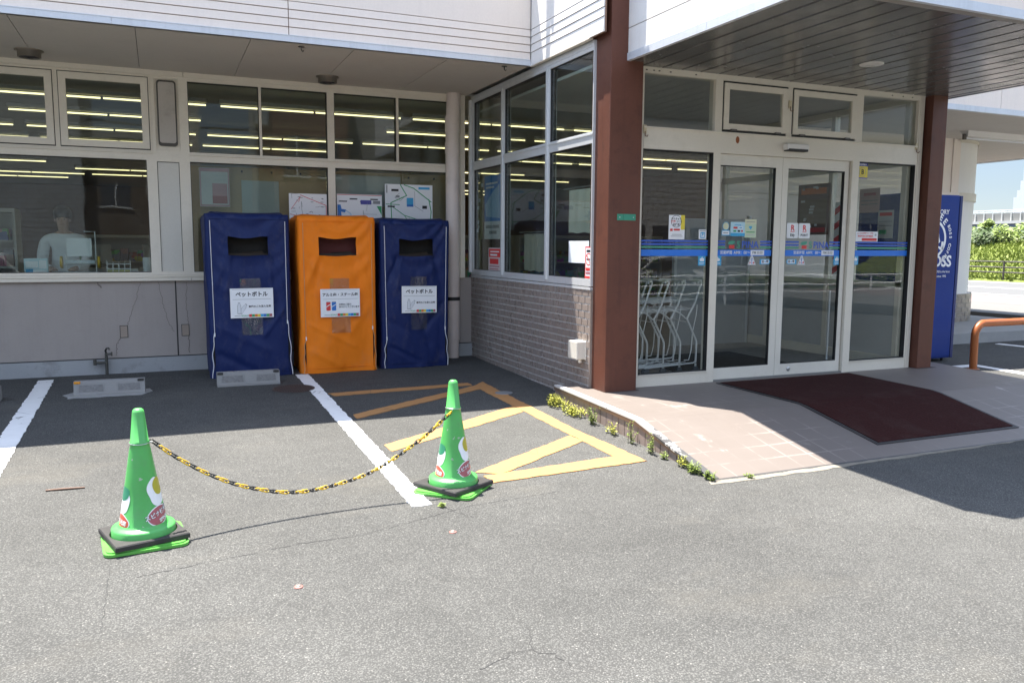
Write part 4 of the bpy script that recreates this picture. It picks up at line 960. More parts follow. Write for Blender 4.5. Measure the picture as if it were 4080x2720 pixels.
notice('white paper notice on the right blue bin', fy3, 2.828, .808, .432, .318, pet_items(), -.006)

# maps and sheets in the main windows
GW = -.013
def roads(m_, seed, n, wd, tx=False):
    rnd = random.Random(seed); L_ = []
    for _ in range(n):
        x, y = rnd.uniform(-.45, .45), rnd.uniform(-.45, .45); P = [(x, y)]
        for _ in range(rnd.randint(1, 3)):
            if rnd.random() < .5: x = max(-.47, min(.47, x+rnd.uniform(-.35, .35)))
            else: y = max(-.47, min(.47, y+rnd.uniform(-.4, .4)))
            P.append((x+rnd.uniform(-.03, .03), y+rnd.uniform(-.03, .03)))
        L_.append(('l', m_, P, wd))
    return L_
def blocks(m_, seed, n, sx=.06, sy=.022):
    rnd = random.Random(seed); return [('r', m_, (x := rnd.uniform(-.44, .38)), (y := rnd.uniform(-.42, .42)), x+sx*rnd.uniform(.6, 1.3), y+sy) for _ in range(n)]
sign('map_sheet', 'white street map with red roads, behind the gap between the blue and orange bins', 'map', FM, 1.672, 1.885, .448, .34,
     roads(INKG, 3, 7, .012) + [('l', RED, [(-.2, .45), (.48, .1), (.48, -.3)], .02), ('l', RED, [(-.48, -.22), (.3, -.45)], .016), ('l', RED, [(-.45, -.05), (-.2, .4), (-.25, .2)], .014)] + blocks(INKG, 5, 14), w0=GW, group='maps in the window over the bins')
sign('map_sheet', 'map sheet with a blue corner and dark headings, above the orange bin', 'map', FM, 2.298, 1.85, .56, .43,
     [('l', RED, [(-.49, .48), (.49, .48)], .015), *blocks(INK, 8, 12, .1, .03)[:0], *[('r', INK, -.45+.23*i, .28+.07*(i % 2), -.28+.23*i, .315+.07*(i % 2)) for i in range(4)], ('r', VIOLP, .02, .22, .26, .34), ('r', INKG, .3, .24, .46, .33),
      ('p', BLUEP, [(-.49, .2), (-.42, .2), (-.40, .08), (-.30, .06), (-.33, -.02), (-.41, 0), (-.38, -.49), (-.49, -.49)]), ('l', CYANP, [(-.32, .05), (-.2, -.05), (-.15, -.4)], .012), ('p', GREENP, [(.38, .18), (.49, .18), (.49, -.08)])] + roads(INKG, 9, 6, .008), w0=GW, group='maps in the window over the bins')
sign('map_sheet', 'large white street map with green roads and a blue block, above the right blue bin', 'map', FM, 2.928, 1.93, .618, .55,
     [('l', GREENP, [(-.18, .49), (-.05, .25), (-.38, .08), (-.36, -.49)], .022), ('l', GREENP, [(-.1, .49), (.1, .42), (.47, .12)], .022), ('l', GREENP, [(.42, .18), (.47, -.1), (.44, -.49)], .022), ('l', GREENP, [(-.48, .05), (-.2, .04)], .016), ('l', GREENP, [(-.36, .0), (-.1, -.2), (.15, -.28), (.44, -.3)], .018), ('l', GREENP, [(-.1, -.2), (.05, -.45)], .014), ('l', INKG, [(-.2, .3), (-.3, .2), (-.18, .13), (-.1, .22)], .008), ('l', INKG, [(.12, .35), (.12, .02), (.3, -.1)], .008),
      ('r', CYANP, -.05, .0, .09, .2), ('r', BLUEP, -.05, .0, .09, .05), ('r', CYANP, .2, .40, .44, .45), ('r', INK, -.37, .34, -.22, .39), ('r', INK, -.45, -.02, -.3, .015), ('r', INK, .28, -.04, .38, .03), ('r', INKG, -.28, .2, -.2, .25), ('r', INK, -.47, .3, -.455, .48), ('l', INKG, [(.22, -.3), (.2, -.49)], .006), ('l', INKG, [(.0, -.24), (.02, -.4)], .006)], w0=GW, group='maps in the window over the bins')
sign('poster', 'faded pink-bordered timetable poster in the window above the left blue bin', 'poster', FM, .62, 2.098, .325, .44,
     [('r', mat('faded_pink', (.46, .25, .27), .7), -.49, .40, .49, .49), ('r', mat('faded_pink', (.46, .25, .27), .7), -.49, -.49, .49, -.45), ('r', mat('faded_pink', (.46, .25, .27), .7), -.49, -.49, -.45, .49), ('r', mat('faded_pink', (.46, .25, .27), .7), .45, -.49, .49, .49), ('r', mat('faded_pink', (.46, .25, .27), .7), -.08, -.4, .42, .10), ('r', mat('faded_red', (.34, .10, .11), .7), -.08, -.42, .42, -.22), ('l', GREYP, [(-.4, .2), (-.15, .2)], .01), ('l', GREYP, [(-.4, .0), (-.15, .0)], .01), ('l', GREYP, [(-.4, -.2), (-.15, -.2)], .01), ('l', GREYP, [(.0, .3), (.4, .3)], .02), ('l', GREYP, [(.0, .2), (.4, .2)], .02)], base=mat('faded_paper', (.50, .49, .48), .7), w0=-.03)
sign('paper_sheet', 'pale blank sheet pinned to the brown board behind the maps', 'paper', FM, 2.45, 2.12, .84, .38, [], base=mat('faded_paper', (.50, .49, .48), .7), w0=-.19)
kb = empty('notice_board', (1.95, WY+.23, 1.1), label='long brown board blocking the lower windows behind the bins', cat='board')
q = MB(); q.box(.37, 1.93, WY+.205, WY+.22, 1.085, 2.35); q.box(1.94, 3.56, WY+.205, WY+.22, 1.085, 2.35); q.build('board_panel', KRAFT, kb, kb.location)
q = MB(); rnd = random.Random(2)
for x in [.6+.34*i for i in range(9)]: q.box(x-.01, x+.01, WY+.199, WY+.206, 2.29, 2.315)
q.build('pin', INK, kb, kb.location)
q = MB(); q.box(.93, 1.36, WY+.196, WY+.2045, 1.3, 2.2); q.build('pale_panel', mat('pale_teal', (.42, .46, .44), .7), kb, kb.location)

# sheets and posters seen in the side windows (u = WY - y)
GS = -.013
def us(y): return WY-y
sign('poster', 'blue poster with white sketch in the first side window', 'poster', FS, us(9.475), 1.92, .545, .78, [('r', PAPER, -.5, -.5, .5, -.22), ('p', mat('pale_blue', (.35, .55, .75), .6), [(-.45, .05), (-.05, .22), (.4, .35), (.45, -.18), (-.4, -.14)]), ('l', CYANP, [(-.3, -.1), (.1, .2), (.35, -.12)], .008), ('r', INKG, -.42, -.33, -.05, -.28), ('r', INKG, .0, -.33, .4, -.28), ('r', INKG, -.2, -.42, .25, -.37), ('r', PAPER, -.4, .36, .3, .39), ('r', PAPER, -.4, .30, .1, .33)], base=mat('poster_blue', (.02, .23, .62), .5), w0=-.05)
sign('poster', 'red and white price poster low in the first side window', 'poster', FS, us(9.31), 1.272, .41, .30, [('r', RED, -.46, .12, .46, .46), ('r', PAPER, -.35, .32, .35, .37), ('r', PAPER, -.35, .18, .2, .25), ('r', RED, -.38, -.16, .30, .06), ('l', PINK, [(-.4, -.25), (.35, -.25)], .04), ('l', PINK, [(-.4, -.36), (.3, -.36)], .04)], base=mat('poster_pale', (.62, .55, .55), .6), w0=GS)
sign('poster', 'old yellowed sheet of small pictures at the inner end of the side window', 'poster', FS, us(9.95), 1.90, .30, .76, blocks(mat('old_brown', (.22, .15, .08), .7), 21, 22, .18, .04) + blocks(PAPER, 23, 8, .2, .06), base=mat('old_yellow', (.30, .27, .15), .7), w0=-.05)
for y0_, y1_, z0_, z1_, lb, sd in ((8.77, 8.20, 1.165, 1.585, 'beige sheet hanging low inside the middle side window', 2), (7.63, 7.02, 1.585, 2.02, 'cream cloth hanging from a rail inside the last side window', 3)):
    root = empty('hanging_sheet', (SX+.16, (y0_+y1_)/2, z1_), label=lb, cat='cloth'); off = root.location
    q = MB(); N = 16; vs = []
    for j in range(9):
        for i in range(N+1):
            y = y0_+(y1_-y0_)*i/N; z = z1_+(z0_-z1_)*j/8; vs.append((SX+.16+.006*math.sin(i*1.4+sd)+.004*mnoise.noise((y*6, z*4, sd)), y, z+.006*math.sin(i*.9)*(j == 8)))
    q.add(vs, [(j*(N+1)+i, j*(N+1)+i+1, (j+1)*(N+1)+i+1, (j+1)*(N+1)+i) for j in range(8) for i in range(N)], True); q.build('sheet', mat('beige_cloth', (.50, .45, .35), .8) if sd == 2 else mat('cream_cloth', (.66, .62, .50), .8), root, off)
    q = MB(); q.tube([(SX+.16, y0_+.12, z1_+.02), (SX+.16, y1_-.1, z1_+.02)], .008, 8); q.build('rail', STEEL, root, off)
sign('paper_sheet', 'plain white sheet taped in the last side window', 'paper', FS, us(7.125), 1.395, .42, .215, [], base=mat('paper_bluish', (.70, .76, .80), .6), w0=GS)
sign('no_smoking_sign', 'red and white no-smoking notice at the pillar end of the side window', 'sign', FS, us(6.915), 1.288, .14, .32,
     [('r', RED, -.5, -.5, .5, .5), ('r', PAPER, -.42, -.42, .42, .46), ('r', INK, -.3, .33, .3, .40), ('c', RED, 0, .12, .19), ('c', PAPER, 0, .12, .155), ('r', INK, -.28, .09, .2, .14), ('l', RED, [(-.3, .26), (.3, -.03)], .035), ('r', RED, -.36, -.22, .36, -.13), ('r', PINK, -.36, -.32, .36, -.26), ('r', RED, -.5, -.5, .5, -.38)], w0=GS)

# decals on the entrance glass
DF, DD = -.0385, -.0475
BANDS = [(1.361, 1.424, BANDB), (1.438, 1.456, mat('stripe_green', (.06, .30, .20), .45)), (1.466, 1.485, STRIPEB), (1.498, 1.516, STRIPEB)]
def band(u0, u1, w0, lab, gaps, extra=()):
    root = empty('glass_band', ((u0+u1)/2, EY-w0, 1.4), label=lab, cat='window decal', group='blue bands across the entrance glass'); o = root.location
    q = MB(FE); q.box(u0, u1, 1.361, 1.424, w0, w0+.0006); q.build('band', BANDB, root, o)
    for z0_, z1_, m_ in BANDS[1:]:
        q = MB(FE)
        for a, b in gaps: q.box(a, b, z0_, z1_, w0, w0+.0006)
        q.build('stripe', m_, root, o)
    acc = {}
    for it in extra:
        k, m_ = it[:2]; mb = acc.setdefault(m_.name, (MB(FE), m_, []))
        if k == 't': mb[0].text(it[2], it[3], it[4], w0+.0022, it[5], it[6], bold=it[7]); mb[2].append('lettering')
        elif k == 'r': mb[0].box(*it[2:6], w0+.0008, w0+.0014); mb[2].append('x')
        elif k == 'p': mb[0].prism(it[2], w0+.0008, w0+.0014); mb[2].append('x')
    for mb, m_, nn_ in acc.values(): mb.build('lettering' if 'lettering' in nn_ else 'emblem', m_, root, o)
def door_extra(x0, dx):
    X = lambda v: x0+v
    return [('p', mat('stripe_green', (.06, .30, .20), .45), [(X(0), 1.475), (X(.045), 1.475), (X(.085), 1.49), (X(.085), 1.514), (X(.03), 1.512), (X(.005), 1.50)]), ('p', RED, [(X(.015), 1.436), (X(.082), 1.436), (X(.082), 1.472), (X(.015), 1.472)]),
            ('t', mat('stripe_green', (.06, .30, .20), .45), 'S', X(.11), 1.473, .098, 'LEFT', .02), ('t', STRIPEB, 'PINA', X(.17), 1.473, .098, 'LEFT', .02),
            ('t', PAPER, '営業時間', X(-.095), 1.394, .038, 'LEFT', .012), ('t', PAPER, 'AM9：00～', X(.075), 1.394, .042, 'LEFT', .012),
            ('r', PAPER, X(.290), X(.463), 1.369, 1.419), ('t', INKG, 'PM 8:00', X(.376), 1.394, .041, 'CENTER', .012)]
band(4.232, 5.03, DF, 'blue band with thin stripes on the fixed pane beside the left pillar', [(4.232, 5.03)])
band(6.946, 7.764, DF, 'blue band with thin stripes on the fixed pane beside the right pillar', [(6.946, 7.764)])
band(5.122, 5.844, DD, 'blue band with shop name and opening hours on the left sliding door', [(5.122, 5.25), (5.69, 5.844)], door_extra(5.283, 0))
band(6.006, 6.774, DD, 'blue band with shop name and opening hours on the right sliding door', [(6.006, 6.20), (6.62, 6.774)], door_extra(6.227, 0))
DK = dict(F=FE)
sign('sticker', 'tall white health-campaign sticker on the left fixed pane', 'sticker', FE, 4.655, 1.64, .185, .235, [('r', YELLP, .25, -.1, .5, .5), ('c', INK, -.04, .24, .255), ('c', PAPER, -.04, .24, .235), ('t', INK, 'きたきゅう', -.04, .34, .10, 'CENTER', .03), ('t', RED, '健康', -.22, .22, .11, 'CENTER', .03), ('t', INK, 'づくり', .14, .22, .10, 'CENTER', .03), ('t', INK, '応援店', -.04, .10, .11, 'CENTER', .03), ('rr', RED, -.2, -.14, .2, -.06, .03), ('l', INKG, [(-.3, -.3), (.3, -.3)], .02), ('l', INKG, [(-.36, -.37), (.36, -.37)], .02), ('r', RED, -.42, -.16, -.26, -.06)], w0=DF)
sign('sticker', 'small white sticker with a blue letter P on the left fixed pane', 'sticker', FE, 4.962, 1.575, .088, .094, [('rr', CYANP, -.30, -.40, .32, .22, .06), ('r', PAPER, -.2, -.3, .22, .12), ('t', CYANP, 'P', .0, -.09, .52, 'CENTER', .03), ('r', INKG, -.4, .34, .4, .4)], w0=DF)
sign('sticker', 'round pale sticker with a small card below, at the left of the left door', 'sticker', FE, 5.25, 1.632, .105, .14, [('c', CYANP, 0, .2, .30), ('c', mat('pale_yellow', (.62, .62, .42), .6), 0, .2, .26), ('r', CYANP, -.48, -.48, .48, -.08), ('r', PAPER, -.42, -.42, .42, -.14), ('r', INKG, -.3, -.32, .3, -.26)], base=None, w0=DD)
sign('sticker', 'pale blue IC-card acceptance sticker on the left sliding door', 'sticker', FE, 5.398, 1.632, .18, .142, [('t', CYANP, 'nimoca', 0, .30, .2, 'CENTER', .02), ('r', RED, -.3, .02, -.02, .16), ('r', PAPER, .06, -.02, .34, .18), ('r', CYANP, .1, .05, .3, .12), ('r', GREENP, -.3, -.2, -.1, -.08), ('r', INK, 0, -.2, .16, -.08), ('r', RED, .24, -.2, .36, -.08), ('r', CYANP, -.5, -.5, .5, -.28)], base=mat('pale_cyan', (.45, .66, .74), .6), w0=DD)
sign('sticker', 'pale green sticker right of the blue card sticker on the left door', 'sticker', FE, 5.56, 1.64, .145, .185, [('r', mat('pale_yellow', (.62, .62, .42), .6), -.5, .24, .5, .5), ('l', INKG, [(-.35, .36), (.35, .36)], .03), ('r', CYANP, -.15, .02, .12, .12), ('r', CYANP, -.05, -.06, .05, .02), ('l', GREENP, [(-.35, -.2), (.35, -.2)], .05), ('l', GREYP, [(-.35, -.35), (.35, -.35)], .04)], base=LGREEN, w0=DD)
for x, t_, lb in ((6.108, 'Edy', 'white sticker with a red R above the word Edy'), (6.268, 'POINT', 'white sticker with a red R above the word POINT')):
    sign('sticker', lb+' on the right door', 'sticker', FE, x, 1.625, .152, .158, [('t', RED, 'R', 0, .16, .52, 'CENTER', .035), ('r', RED, -.18, -.10, .18, -.06), ('t', INK, t_, 0, -.30, .26 if t_ == 'Edy' else .21, 'CENTER', .03)], w0=DD, shape=rrect(-.076, .076, -.079, .079, .014))
sign('sticker', 'white and red registration sticker on the right fixed pane', 'sticker', FE, 7.138, 1.573, .335, .108, [('t', RED, 'ふくおか健康づくり団体', -.04, .30, .21, 'CENTER', .02), ('t', RED, '事業所宣言登録事業所', -.04, .02, .21, 'CENTER', .02), ('rr', RED, -.2, -.44, .46, -.16, .06), ('r', GREYP, .36, .05, .44, .3)], w0=DF)
HAND = [(-.30, -.02), (-.26, .16), (-.05, .20), (.02, .34), (.12, .34), (.10, .18), (.32, .18), (.34, -.04), (.26, -.14), (-.2, -.12)]
for x, w0_, lb, fl in ((4.963, DF, 'blue touch sticker on the left fixed pane by the door', 1), (5.165, DD, 'blue touch sticker at the left edge of the left door', -1), (6.735, DD, 'blue touch sticker at the right edge of the right door', 1), (6.995, DF, 'blue touch sticker on the right fixed pane by the door', 1)):
    sign('sticker', lb, 'sticker', FE, x, 1.313, .085, .095, [('p', PAPER, [(a*fl, b+.08) for a, b in (HAND if fl > 0 else HAND[::-1])]), ('l', PAPER, [(-.35, -.22), (.35, -.22)], .05), ('l', PAPER, [(-.3, -.36), (.3, -.36)], .04), ('l', PAPER, [(.38*fl, .3), (.44*fl, .4)], .03)], base=CYANP, w0=w0_, group='blue touch stickers by the doors')
for x, lb in ((5.592, 'white warning triangle on the left sliding door'), (6.248, 'white warning triangle on the right sliding door')):
    tri = [(-.055, -.045), (.055, -.045), (.008, .052), (-.008, .052)]
    sign('sticker', lb, 'sticker', FE, x, 1.312, .11, .10, [('p', INKG, [(-.46, -.42), (.46, -.42), (0, .48)]), ('p', PAPER, [(-.40, -.38), (.40, -.38), (0, .40)]), ('r', BLUEP, -.05, -.12, .05, .26), ('c', BLUEP, 0, -.25, .07), ('t', RED, '注', -.2, -.24, .24, 'CENTER', .03), ('t', RED, '意', .2, -.24, .24, 'CENTER', .03)], w0=DD, shape=tri)
for x, fl, lb in ((5.764, -1, 'arrow-shaped automatic-door sticker on the left sliding door'), (6.11, 1, 'arrow-shaped automatic-door sticker on the right sliding door')):
    ar = [(-.068*fl, 0), (-.05*fl, .027), (.068*fl, .027), (.068*fl, -.027), (-.05*fl, -.027)]
    ar = ar if fl < 0 else ar[::-1]
    sign('sticker', lb, 'sticker', FE, x, 1.302, .136, .054, [('r', PAPER, -.36, -.36, .36, .36), ('t', INK, '自', -.22, 0, .55, 'CENTER', .03), ('r', CYANP, -.08, -.1, .08, .1), ('t', INK, '動', .22, 0, .55, 'CENTER', .03)], base=CYANP, w0=DD, shape=ar if fl > 0 else ar)
sign('sticker', 'yellow security sticker with a letter B at the top of the right pane', 'sticker', FE, 7.03, 2.275, .145, .165, [('r', VIOLP, -.5, .30, .5, .5), ('r', VIOLP, -.5, -.5, .5, -.42), ('t', PAPER, '防犯録画中', 0, .40, .13, 'CENTER', .02), ('c', INKG, 0, -.07, .30), ('c', YELLP, 0, -.07, .27), ('t', INK, 'B', 0, -.07, .44, 'CENTER', .03)], base=YELLP, w0=DF)

# ------------------------------------------------------------------ wheel stops, manhole, ground bits
CONCS = mat('wheel_stop_concrete', (.27, .265, .255), .9, var=.12, dirtamt=.4, dirt=(.28, .27, .25), vscale=5, bump=.35, bscale=60)
CONCR = mat('wheel_stop_rough', (.20, .195, .19), .95, var=.3, vscale=30, fine=.3, fscale=50, bump=1.0, bscale=45)
def wheel_stop(x, y, rz, lb, refl):
    z = gh(y); root = empty('wheel_stop', (x, y, z), rz, lb, 'wheel stop', 'concrete wheel stops')
    q = MB(); prof = [(0, 0), (.0, .025), (.012, .03), (.035, .135), (.045, .142), (.135, .142), (.145, .135), (.165, .03), (.165, 0)]
    n = len(prof); vs = [(-.315, a, b) for a, b in prof] + [(.315, a, b) for a, b in prof]
    q.add(vs, [tuple(range(n)), tuple(reversed(range(n, 2*n)))] + [(i, n+i, n+(i+1) % n, (i+1) % n) for i in range(n)]); q.build('block', CONCS, root)
    for a, b in ((-.27, -.055), (.075, .275)):
        q = MB(); q.add([(a, .0125, .042), (b, .0125, .042), (b-.006, .0265, .108), (a+.006, .0265, .108)], [(0, 1, 2, 3)]); q.build('rough_panel', CONCR, root)
        q = MB()
        for r_ in ((a-.008, a, .035, .115), (b, b+.008, .035, .115)): q.add([(r_[0], .0100, r_[2]), (r_[1], .0100, r_[2]), (r_[1], .0265, r_[3]), (r_[0], .0265, r_[3])], [(0, 1, 2, 3)])
        q.build('panel_edge', CONCS, root)
    for a, b, m_ in ((-.312, -.255, refl[0]), (.250, .308, refl[1])):
        q = MB(); q.bbox(a, b, .026, .06, .122, .1435, .003); q.build('reflector', m_, root)
    return root
ORR = mat('reflector_orange', (.70, .28, .02), .3); DKR = mat('reflector_dark', (.03, .03, .03), .4)
wheel_stop(-.50, 8.79, -.02, 'concrete wheel stop with an orange reflector, in front of the tap', (ORR, DKR))
wheel_stop(.815, 8.865, -.015, 'concrete wheel stop in front of the left blue bin', (DKR, DKR))
wheel_stop(-1.74, 8.76, .0, 'concrete wheel stop cut off by the left edge of the photo', (ORR, DKR))
q = sheet([(-.86, 8.72), (-.2, 8.72), (-.12, 8.86), (-.14, 9.0), (-.83, 9.02), (-.90, 8.9)], .006, .02, .08, 9); tag(q.build('mortar_strip', CONC), 'pale mortar spilled under the wheel stop by the tap', 'mortar', kind='structure')
mh = empty('manhole_cover', (1.22, 8.53, gh(8.53)), label='rusty ribbed manhole cover lying across the white bay line', cat='manhole cover')
mh.rotation_euler = (math.atan(G), 0, 0)
RUSTM = mat('rusty_iron', (.055, .036, .03), .8, var=.3, vscale=12, bump=.3)
q = MB(); q.lathe([(.215, .002), (.215, .007), (.195, .007), (.192, .004), (0, .004)], 40); q.build('rim', RUSTM, mh)
q = MB()
for i in range(-7, 8):
    x = i*.024; h_ = math.sqrt(max(0, .18**2-x*x)); q.box(x-.006, x+.006, -h_, h_, .0042, .008)
q.build('rib', RUSTM, mh)
wc = empty('valve_lid', (3.19, 7.60, gh(7.6)), label='small round pale valve lid in the asphalt beside the tiled wall', cat='lid')
q = MB(); q.lathe([(.092, .001), (.092, .006), (.08, .007), (0, .007)], 28); q.build('lid', mat('lid_pale', (.2, .2, .2), .8, dirtamt=.5), wc)
for i, (x, y) in enumerate(((1.429, 4.124), (.533, 3.727))):
    sm = empty('survey_marker', (x, y, gh(y)), label=['pink survey washer nailed to the asphalt below the right-hand cone', 'pink survey washer nailed to the asphalt, nearest the camera'][i], cat='survey marker', group='pink survey washers')
    q = MB(); q.lathe([(.021, 0), (.021, .004), (.018, .006), (.009, .007)], 24); q.build('washer', mat('marker_pink', (.32, .13, .11), .5, dirtamt=.3, dirt=(.3, .25, .22)), sm)
    q = MB(); q.lathe([(.011, .004), (.011, .010), (.006, .012), (0, .012)], 16); q.build('nail_head', mat('nail_head', (.32, .28, .25), .5, metal=.5), sm)
st = MB(); st.tube([(-.713, 5.702, gh(5.7)+.006), (-.60, 5.69, gh(5.7)+.008), (-.494, 5.684, gh(5.7)+.006)], [.006, .007, .005], 7); so = st.build('stick', mat('stick_brown', (.16, .09, .06), .7)); tag(so, 'thin brown stick lying on the asphalt left of the left-hand cone', 'stick')
cr = MB(); rnd = random.Random(31)
def gcrack(pts, w_, jit=.012):
    P = []
    for (x0, y0), (x1, y1) in zip(pts, pts[1:]):
        n = max(2, int(math.hypot(x1-x0, y1-y0)/.025))
        for i in range(n):
            t_ = i/n; P.append((x0+(x1-x0)*t_+rnd.uniform(-jit, jit), y0+(y1-y0)*t_+rnd.uniform(-jit, jit)*.6))
    P.append(pts[-1])
    for (x0, y0), (x1, y1) in zip(P, P[1:]):
        if rnd.random() < .12: continue
        d = Vector((x1-x0, y1-y0)); 
        if d.length < 1e-6: continue
        d.normalize(); ww = w_*rnd.uniform(.4, 1.3); nx, ny = -d.y*ww/2, d.x*ww/2
        cr.quad((x0-nx, y0-ny, gh(y0)+.0015), (x0+nx, y0+ny, gh(y0)+.0015), (x1+nx, y1+ny, gh(y1)+.0015), (x1-nx, y1-ny, gh(y1)+.0015))
gcrack([(-.15, 4.12), (.10, 4.17), (.333, 4.206), (.62, 4.26), (.95, 4.26), (1.372, 4.40), (1.7, 4.50), (2.3, 4.55)], .0045)
gcrack([(1.209, 2.811), (1.30, 2.80), (1.37, 2.74), (1.392, 2.64)], .003); gcrack([(1.05, 2.74), (1.209, 2.80)], .003); gcrack([(1.299, 2.80), (1.33, 2.887), (1.36, 2.98)], .0025)
gcrack([(-.28, 4.30), (-.285, 3.6)], .003, .006); gcrack([(-.22, 5.4), (-.22, 6.4)], .003, .006)
gcrack([(1.506, 4.546), (1.56, 4.40), (1.62, 4.30)], .004)
tag(cr.build('pavement_crack', mat('crack_soot', (.035, .035, .035), .95)), 'dark hairline cracks and a cut joint in the car park asphalt', 'crack', kind='structure')

# ------------------------------------------------------------------ cones and chain
def coner(z): return .1215 + (.046-.1215)*(z-.065)/(.53-.065) if z < .53 else .046 + (.029-.046)*(z-.53)/(.70-.53)
def cone_wrap(s_, h, d): # s along the surface at height h
    r_ = coner(h)+.0012+d; return r_
def make_cone(x, y, rb, rp, rw, lab, badge_rot, torn):
    root = empty('traffic_cone', (x, y, gh(y)), 0, lab, 'traffic cone', 'green traffic cones with the chain')
    root.rotation_euler = (math.atan(G)*.0, 0, 0)
    B = Matrix.Rotation(rb, 4, 'Z')
    q = MB(B); rr_ = rrect(-.203, .203, -.203, .203, .045); q.prism(rr_, .0, .014); q.prism(rrect(-.190, .190, -.190, .190, .04), .014, .021); q.build('base_plate', CONEB, root)
    q = MB(); q.lathe([(.158, .018), (.1575, .078), (.152, .087), (.130, .090), (.1225, .094), (coner(.105), .105), (coner(.3), .3), (coner(.50), .50), (.047, .525), (.0495, .529), (.0495, .534), (.0445, .537), (.030, .690), (.026, .703), (.017, .710), (0, .712)], 56); q.build('cone_body', CONEG, root)
    # black rubber weight with a round hole
    P = Matrix.Rotation(rp, 4, 'Z') ; q = MB(P @ Matrix.Translation((0, 0, 0))); n = 40; hr = .166; S = .183
    out = []
    for i in range(n):
        a = 2*PI*i/n + PI/4; c_, s_ = math.cos(a), math.sin(a); k_ = S/max(abs(c_), abs(s_)); 
        out.append((c_*k_, s_*k_))
    inn = [(hr*math.cos(2*PI*i/n+PI/4), hr*math.sin(2*PI*i/n+PI/4)) for i in range(n)]
    z0, z1 = .024, .052
    vs = [(*p, z0) for p in out]+[(*p, z1-.006) for p in out]+[(p[0]*.975, p[1]*.975, z1) for p in out]+[(*p, z1) for p in inn]+[(*p, z0) for p in inn]
    fs = []
    for a in range(4):
        for i in range(n): fs.append((a*n+i, a*n+(i+1) % n, (a+1)*n+(i+1) % n, (a+1)*n+i))
    q.add(vs, fs); q.build('rubber_weight', RUBBER, root)
    q = MB(); N = 40; q.tube([(.0492*math.cos(2*PI*i/N), .0492*math.sin(2*PI*i/N), .530+.004*math.sin(2*PI*i/N+rw)) for i in range(N)], .0022, 6, closed=True); q.tube([(.0492*math.cos(rw), .0492*math.sin(rw), .53), (.062*math.cos(rw), .062*math.sin(rw), .528)], .0022, 6); q.build('wire_ring', STEEL, root)
    # stickers wrapped round the cone : fn(s,h) -> point; a0 = angle of s=0
    def wrap(a0, hc, d):
        def f(px, py, pz):
            h = hc+py; r_ = coner(h)+d; a = a0 + px/ (coner(hc)); return (r_*math.cos(a), r_*math.sin(a), h)
        return f
    def patch(name, m_, a0, hc, shape, d, sub=14):
        """filled outline on the cone; shape = radius function of angle (rx, ry, rot)"""
        rx, ry, ro, wob = shape; f = wrap(a0, hc, d); q = MB(); vs = [f(0, 0, 0)]; K = 36
        for j in range(1, 6):
            for i in range(K):
                a = 2*PI*i/K; k_ = j/5*(1+wob*math.sin(3*a+1)+wob*.7*math.sin(5*a)); px, py = rx*k_*math.cos(a), ry*k_*math.sin(a)
                vs.append(f(px*math.cos(ro)-py*math.sin(ro), px*math.sin(ro)+py*math.cos(ro), 0))
        fs = [(0, 1+i, 1+(i+1) % K) for i in range(K)]
        for j in range(4):
            for i in range(K): fs.append((1+j*K+i, 1+(j+1)*K+i, 1+(j+1)*K+(i+1) % K, 1+j*K+(i+1) % K))
        q.add(vs, fs, True); return q.build(name, m_, root)
    A = badge_rot
    s1 = patch('sticker_backing', PAPER, A, .150, (.075, .050, .25, .02), .0008)
    patch('sticker_badge', PINK, A, .150, (.070, .045, .25, .02), .0013)
    def wrapped_text(body, size, a0, hc, dx, dy, rot, d, m_, w_bold):
        q = MB(); f0 = wrap(a0, hc, d)
        def fn(px, py, pz):
            return f0(dx+px*math.cos(rot)-py*math.sin(rot), dy+px*math.sin(rot)+py*math.cos(rot), 0)
        q.text(body, 0, 0, 0, size, 'CENTER', bold=w_bold, fn=fn); q.build('lettering', m_, root)
    wrapped_text('スピナ枝光店' if torn else 'スピナ枝光店', .029, A, .150, 0, .012, .25, .0024, INK, .055)
    wrapped_text('スピナ枝光店', .029, A, .150, 0, .012, .25, .0030, PAPER, .02)
    wrapped_text('SPINA', .024, A, .150, .022, -.022, .25, .0026, PAPER, .03)
    # plain remains of the upper sticker (pictures left out)
    patch('sticker_patch', PAPER, A+.12, .275, (.060, .074, .1, .06), .0008)
    patch('sticker_patch', mat('patch_yellow', (.42, .37, .03), .45), A+.30, .300, (.042, .046, 0, .02), .0014)
    A2 = A-2.05
    patch('sticker_backing', PAPER, A2, .125, (.062, .045, -.2, .03), .0008)
    patch('sticker_badge', mat('badge_red', (.58, .10, .06), .45), A2, .125, (.057, .040, -.2, .03), .0013)
    wrapped_text('枝光店', .027, A2, .125, .004, .0, -.12, .0026, PAPER, .03)
    patch('sticker_patch', PAPER, A2-.05, .235, (.052, .070, .1, .05), .0008)
    patch('sticker_patch', mat('patch_green', (.03, .22, .12), .45), A2-.02, .272, (.044, .036, .2, .04), .0014)
    # scuffs
    for i in range(9):
        a = A-1.0+random.uniform(-.7, .8); patch('scuff_mark', mat('scuff', (.30, .42, .28), .6), a, random.choice((.07, .10, .35, .40, .45, .22)), (random.uniform(.004, .014), random.uniform(.002, .008), random.uniform(-1, 1), .25), .0006)
    return root
cone1 = make_cone(-.135, 4.62, .10, .27, -.1, 'green cone nearest the camera, at the left end of the yellow and black chain', R(-40), True)
cone2 = make_cone(1.685, 4.85, .82, .50, R(245), 'green cone straddling the yellow hatching, at the right end of the chain', R(-54), False)
ch = empty('plastic_chain', (.78, 4.72, .03), label='yellow and black plastic chain sagging between the two green cones', cat='chain'); off = ch.location
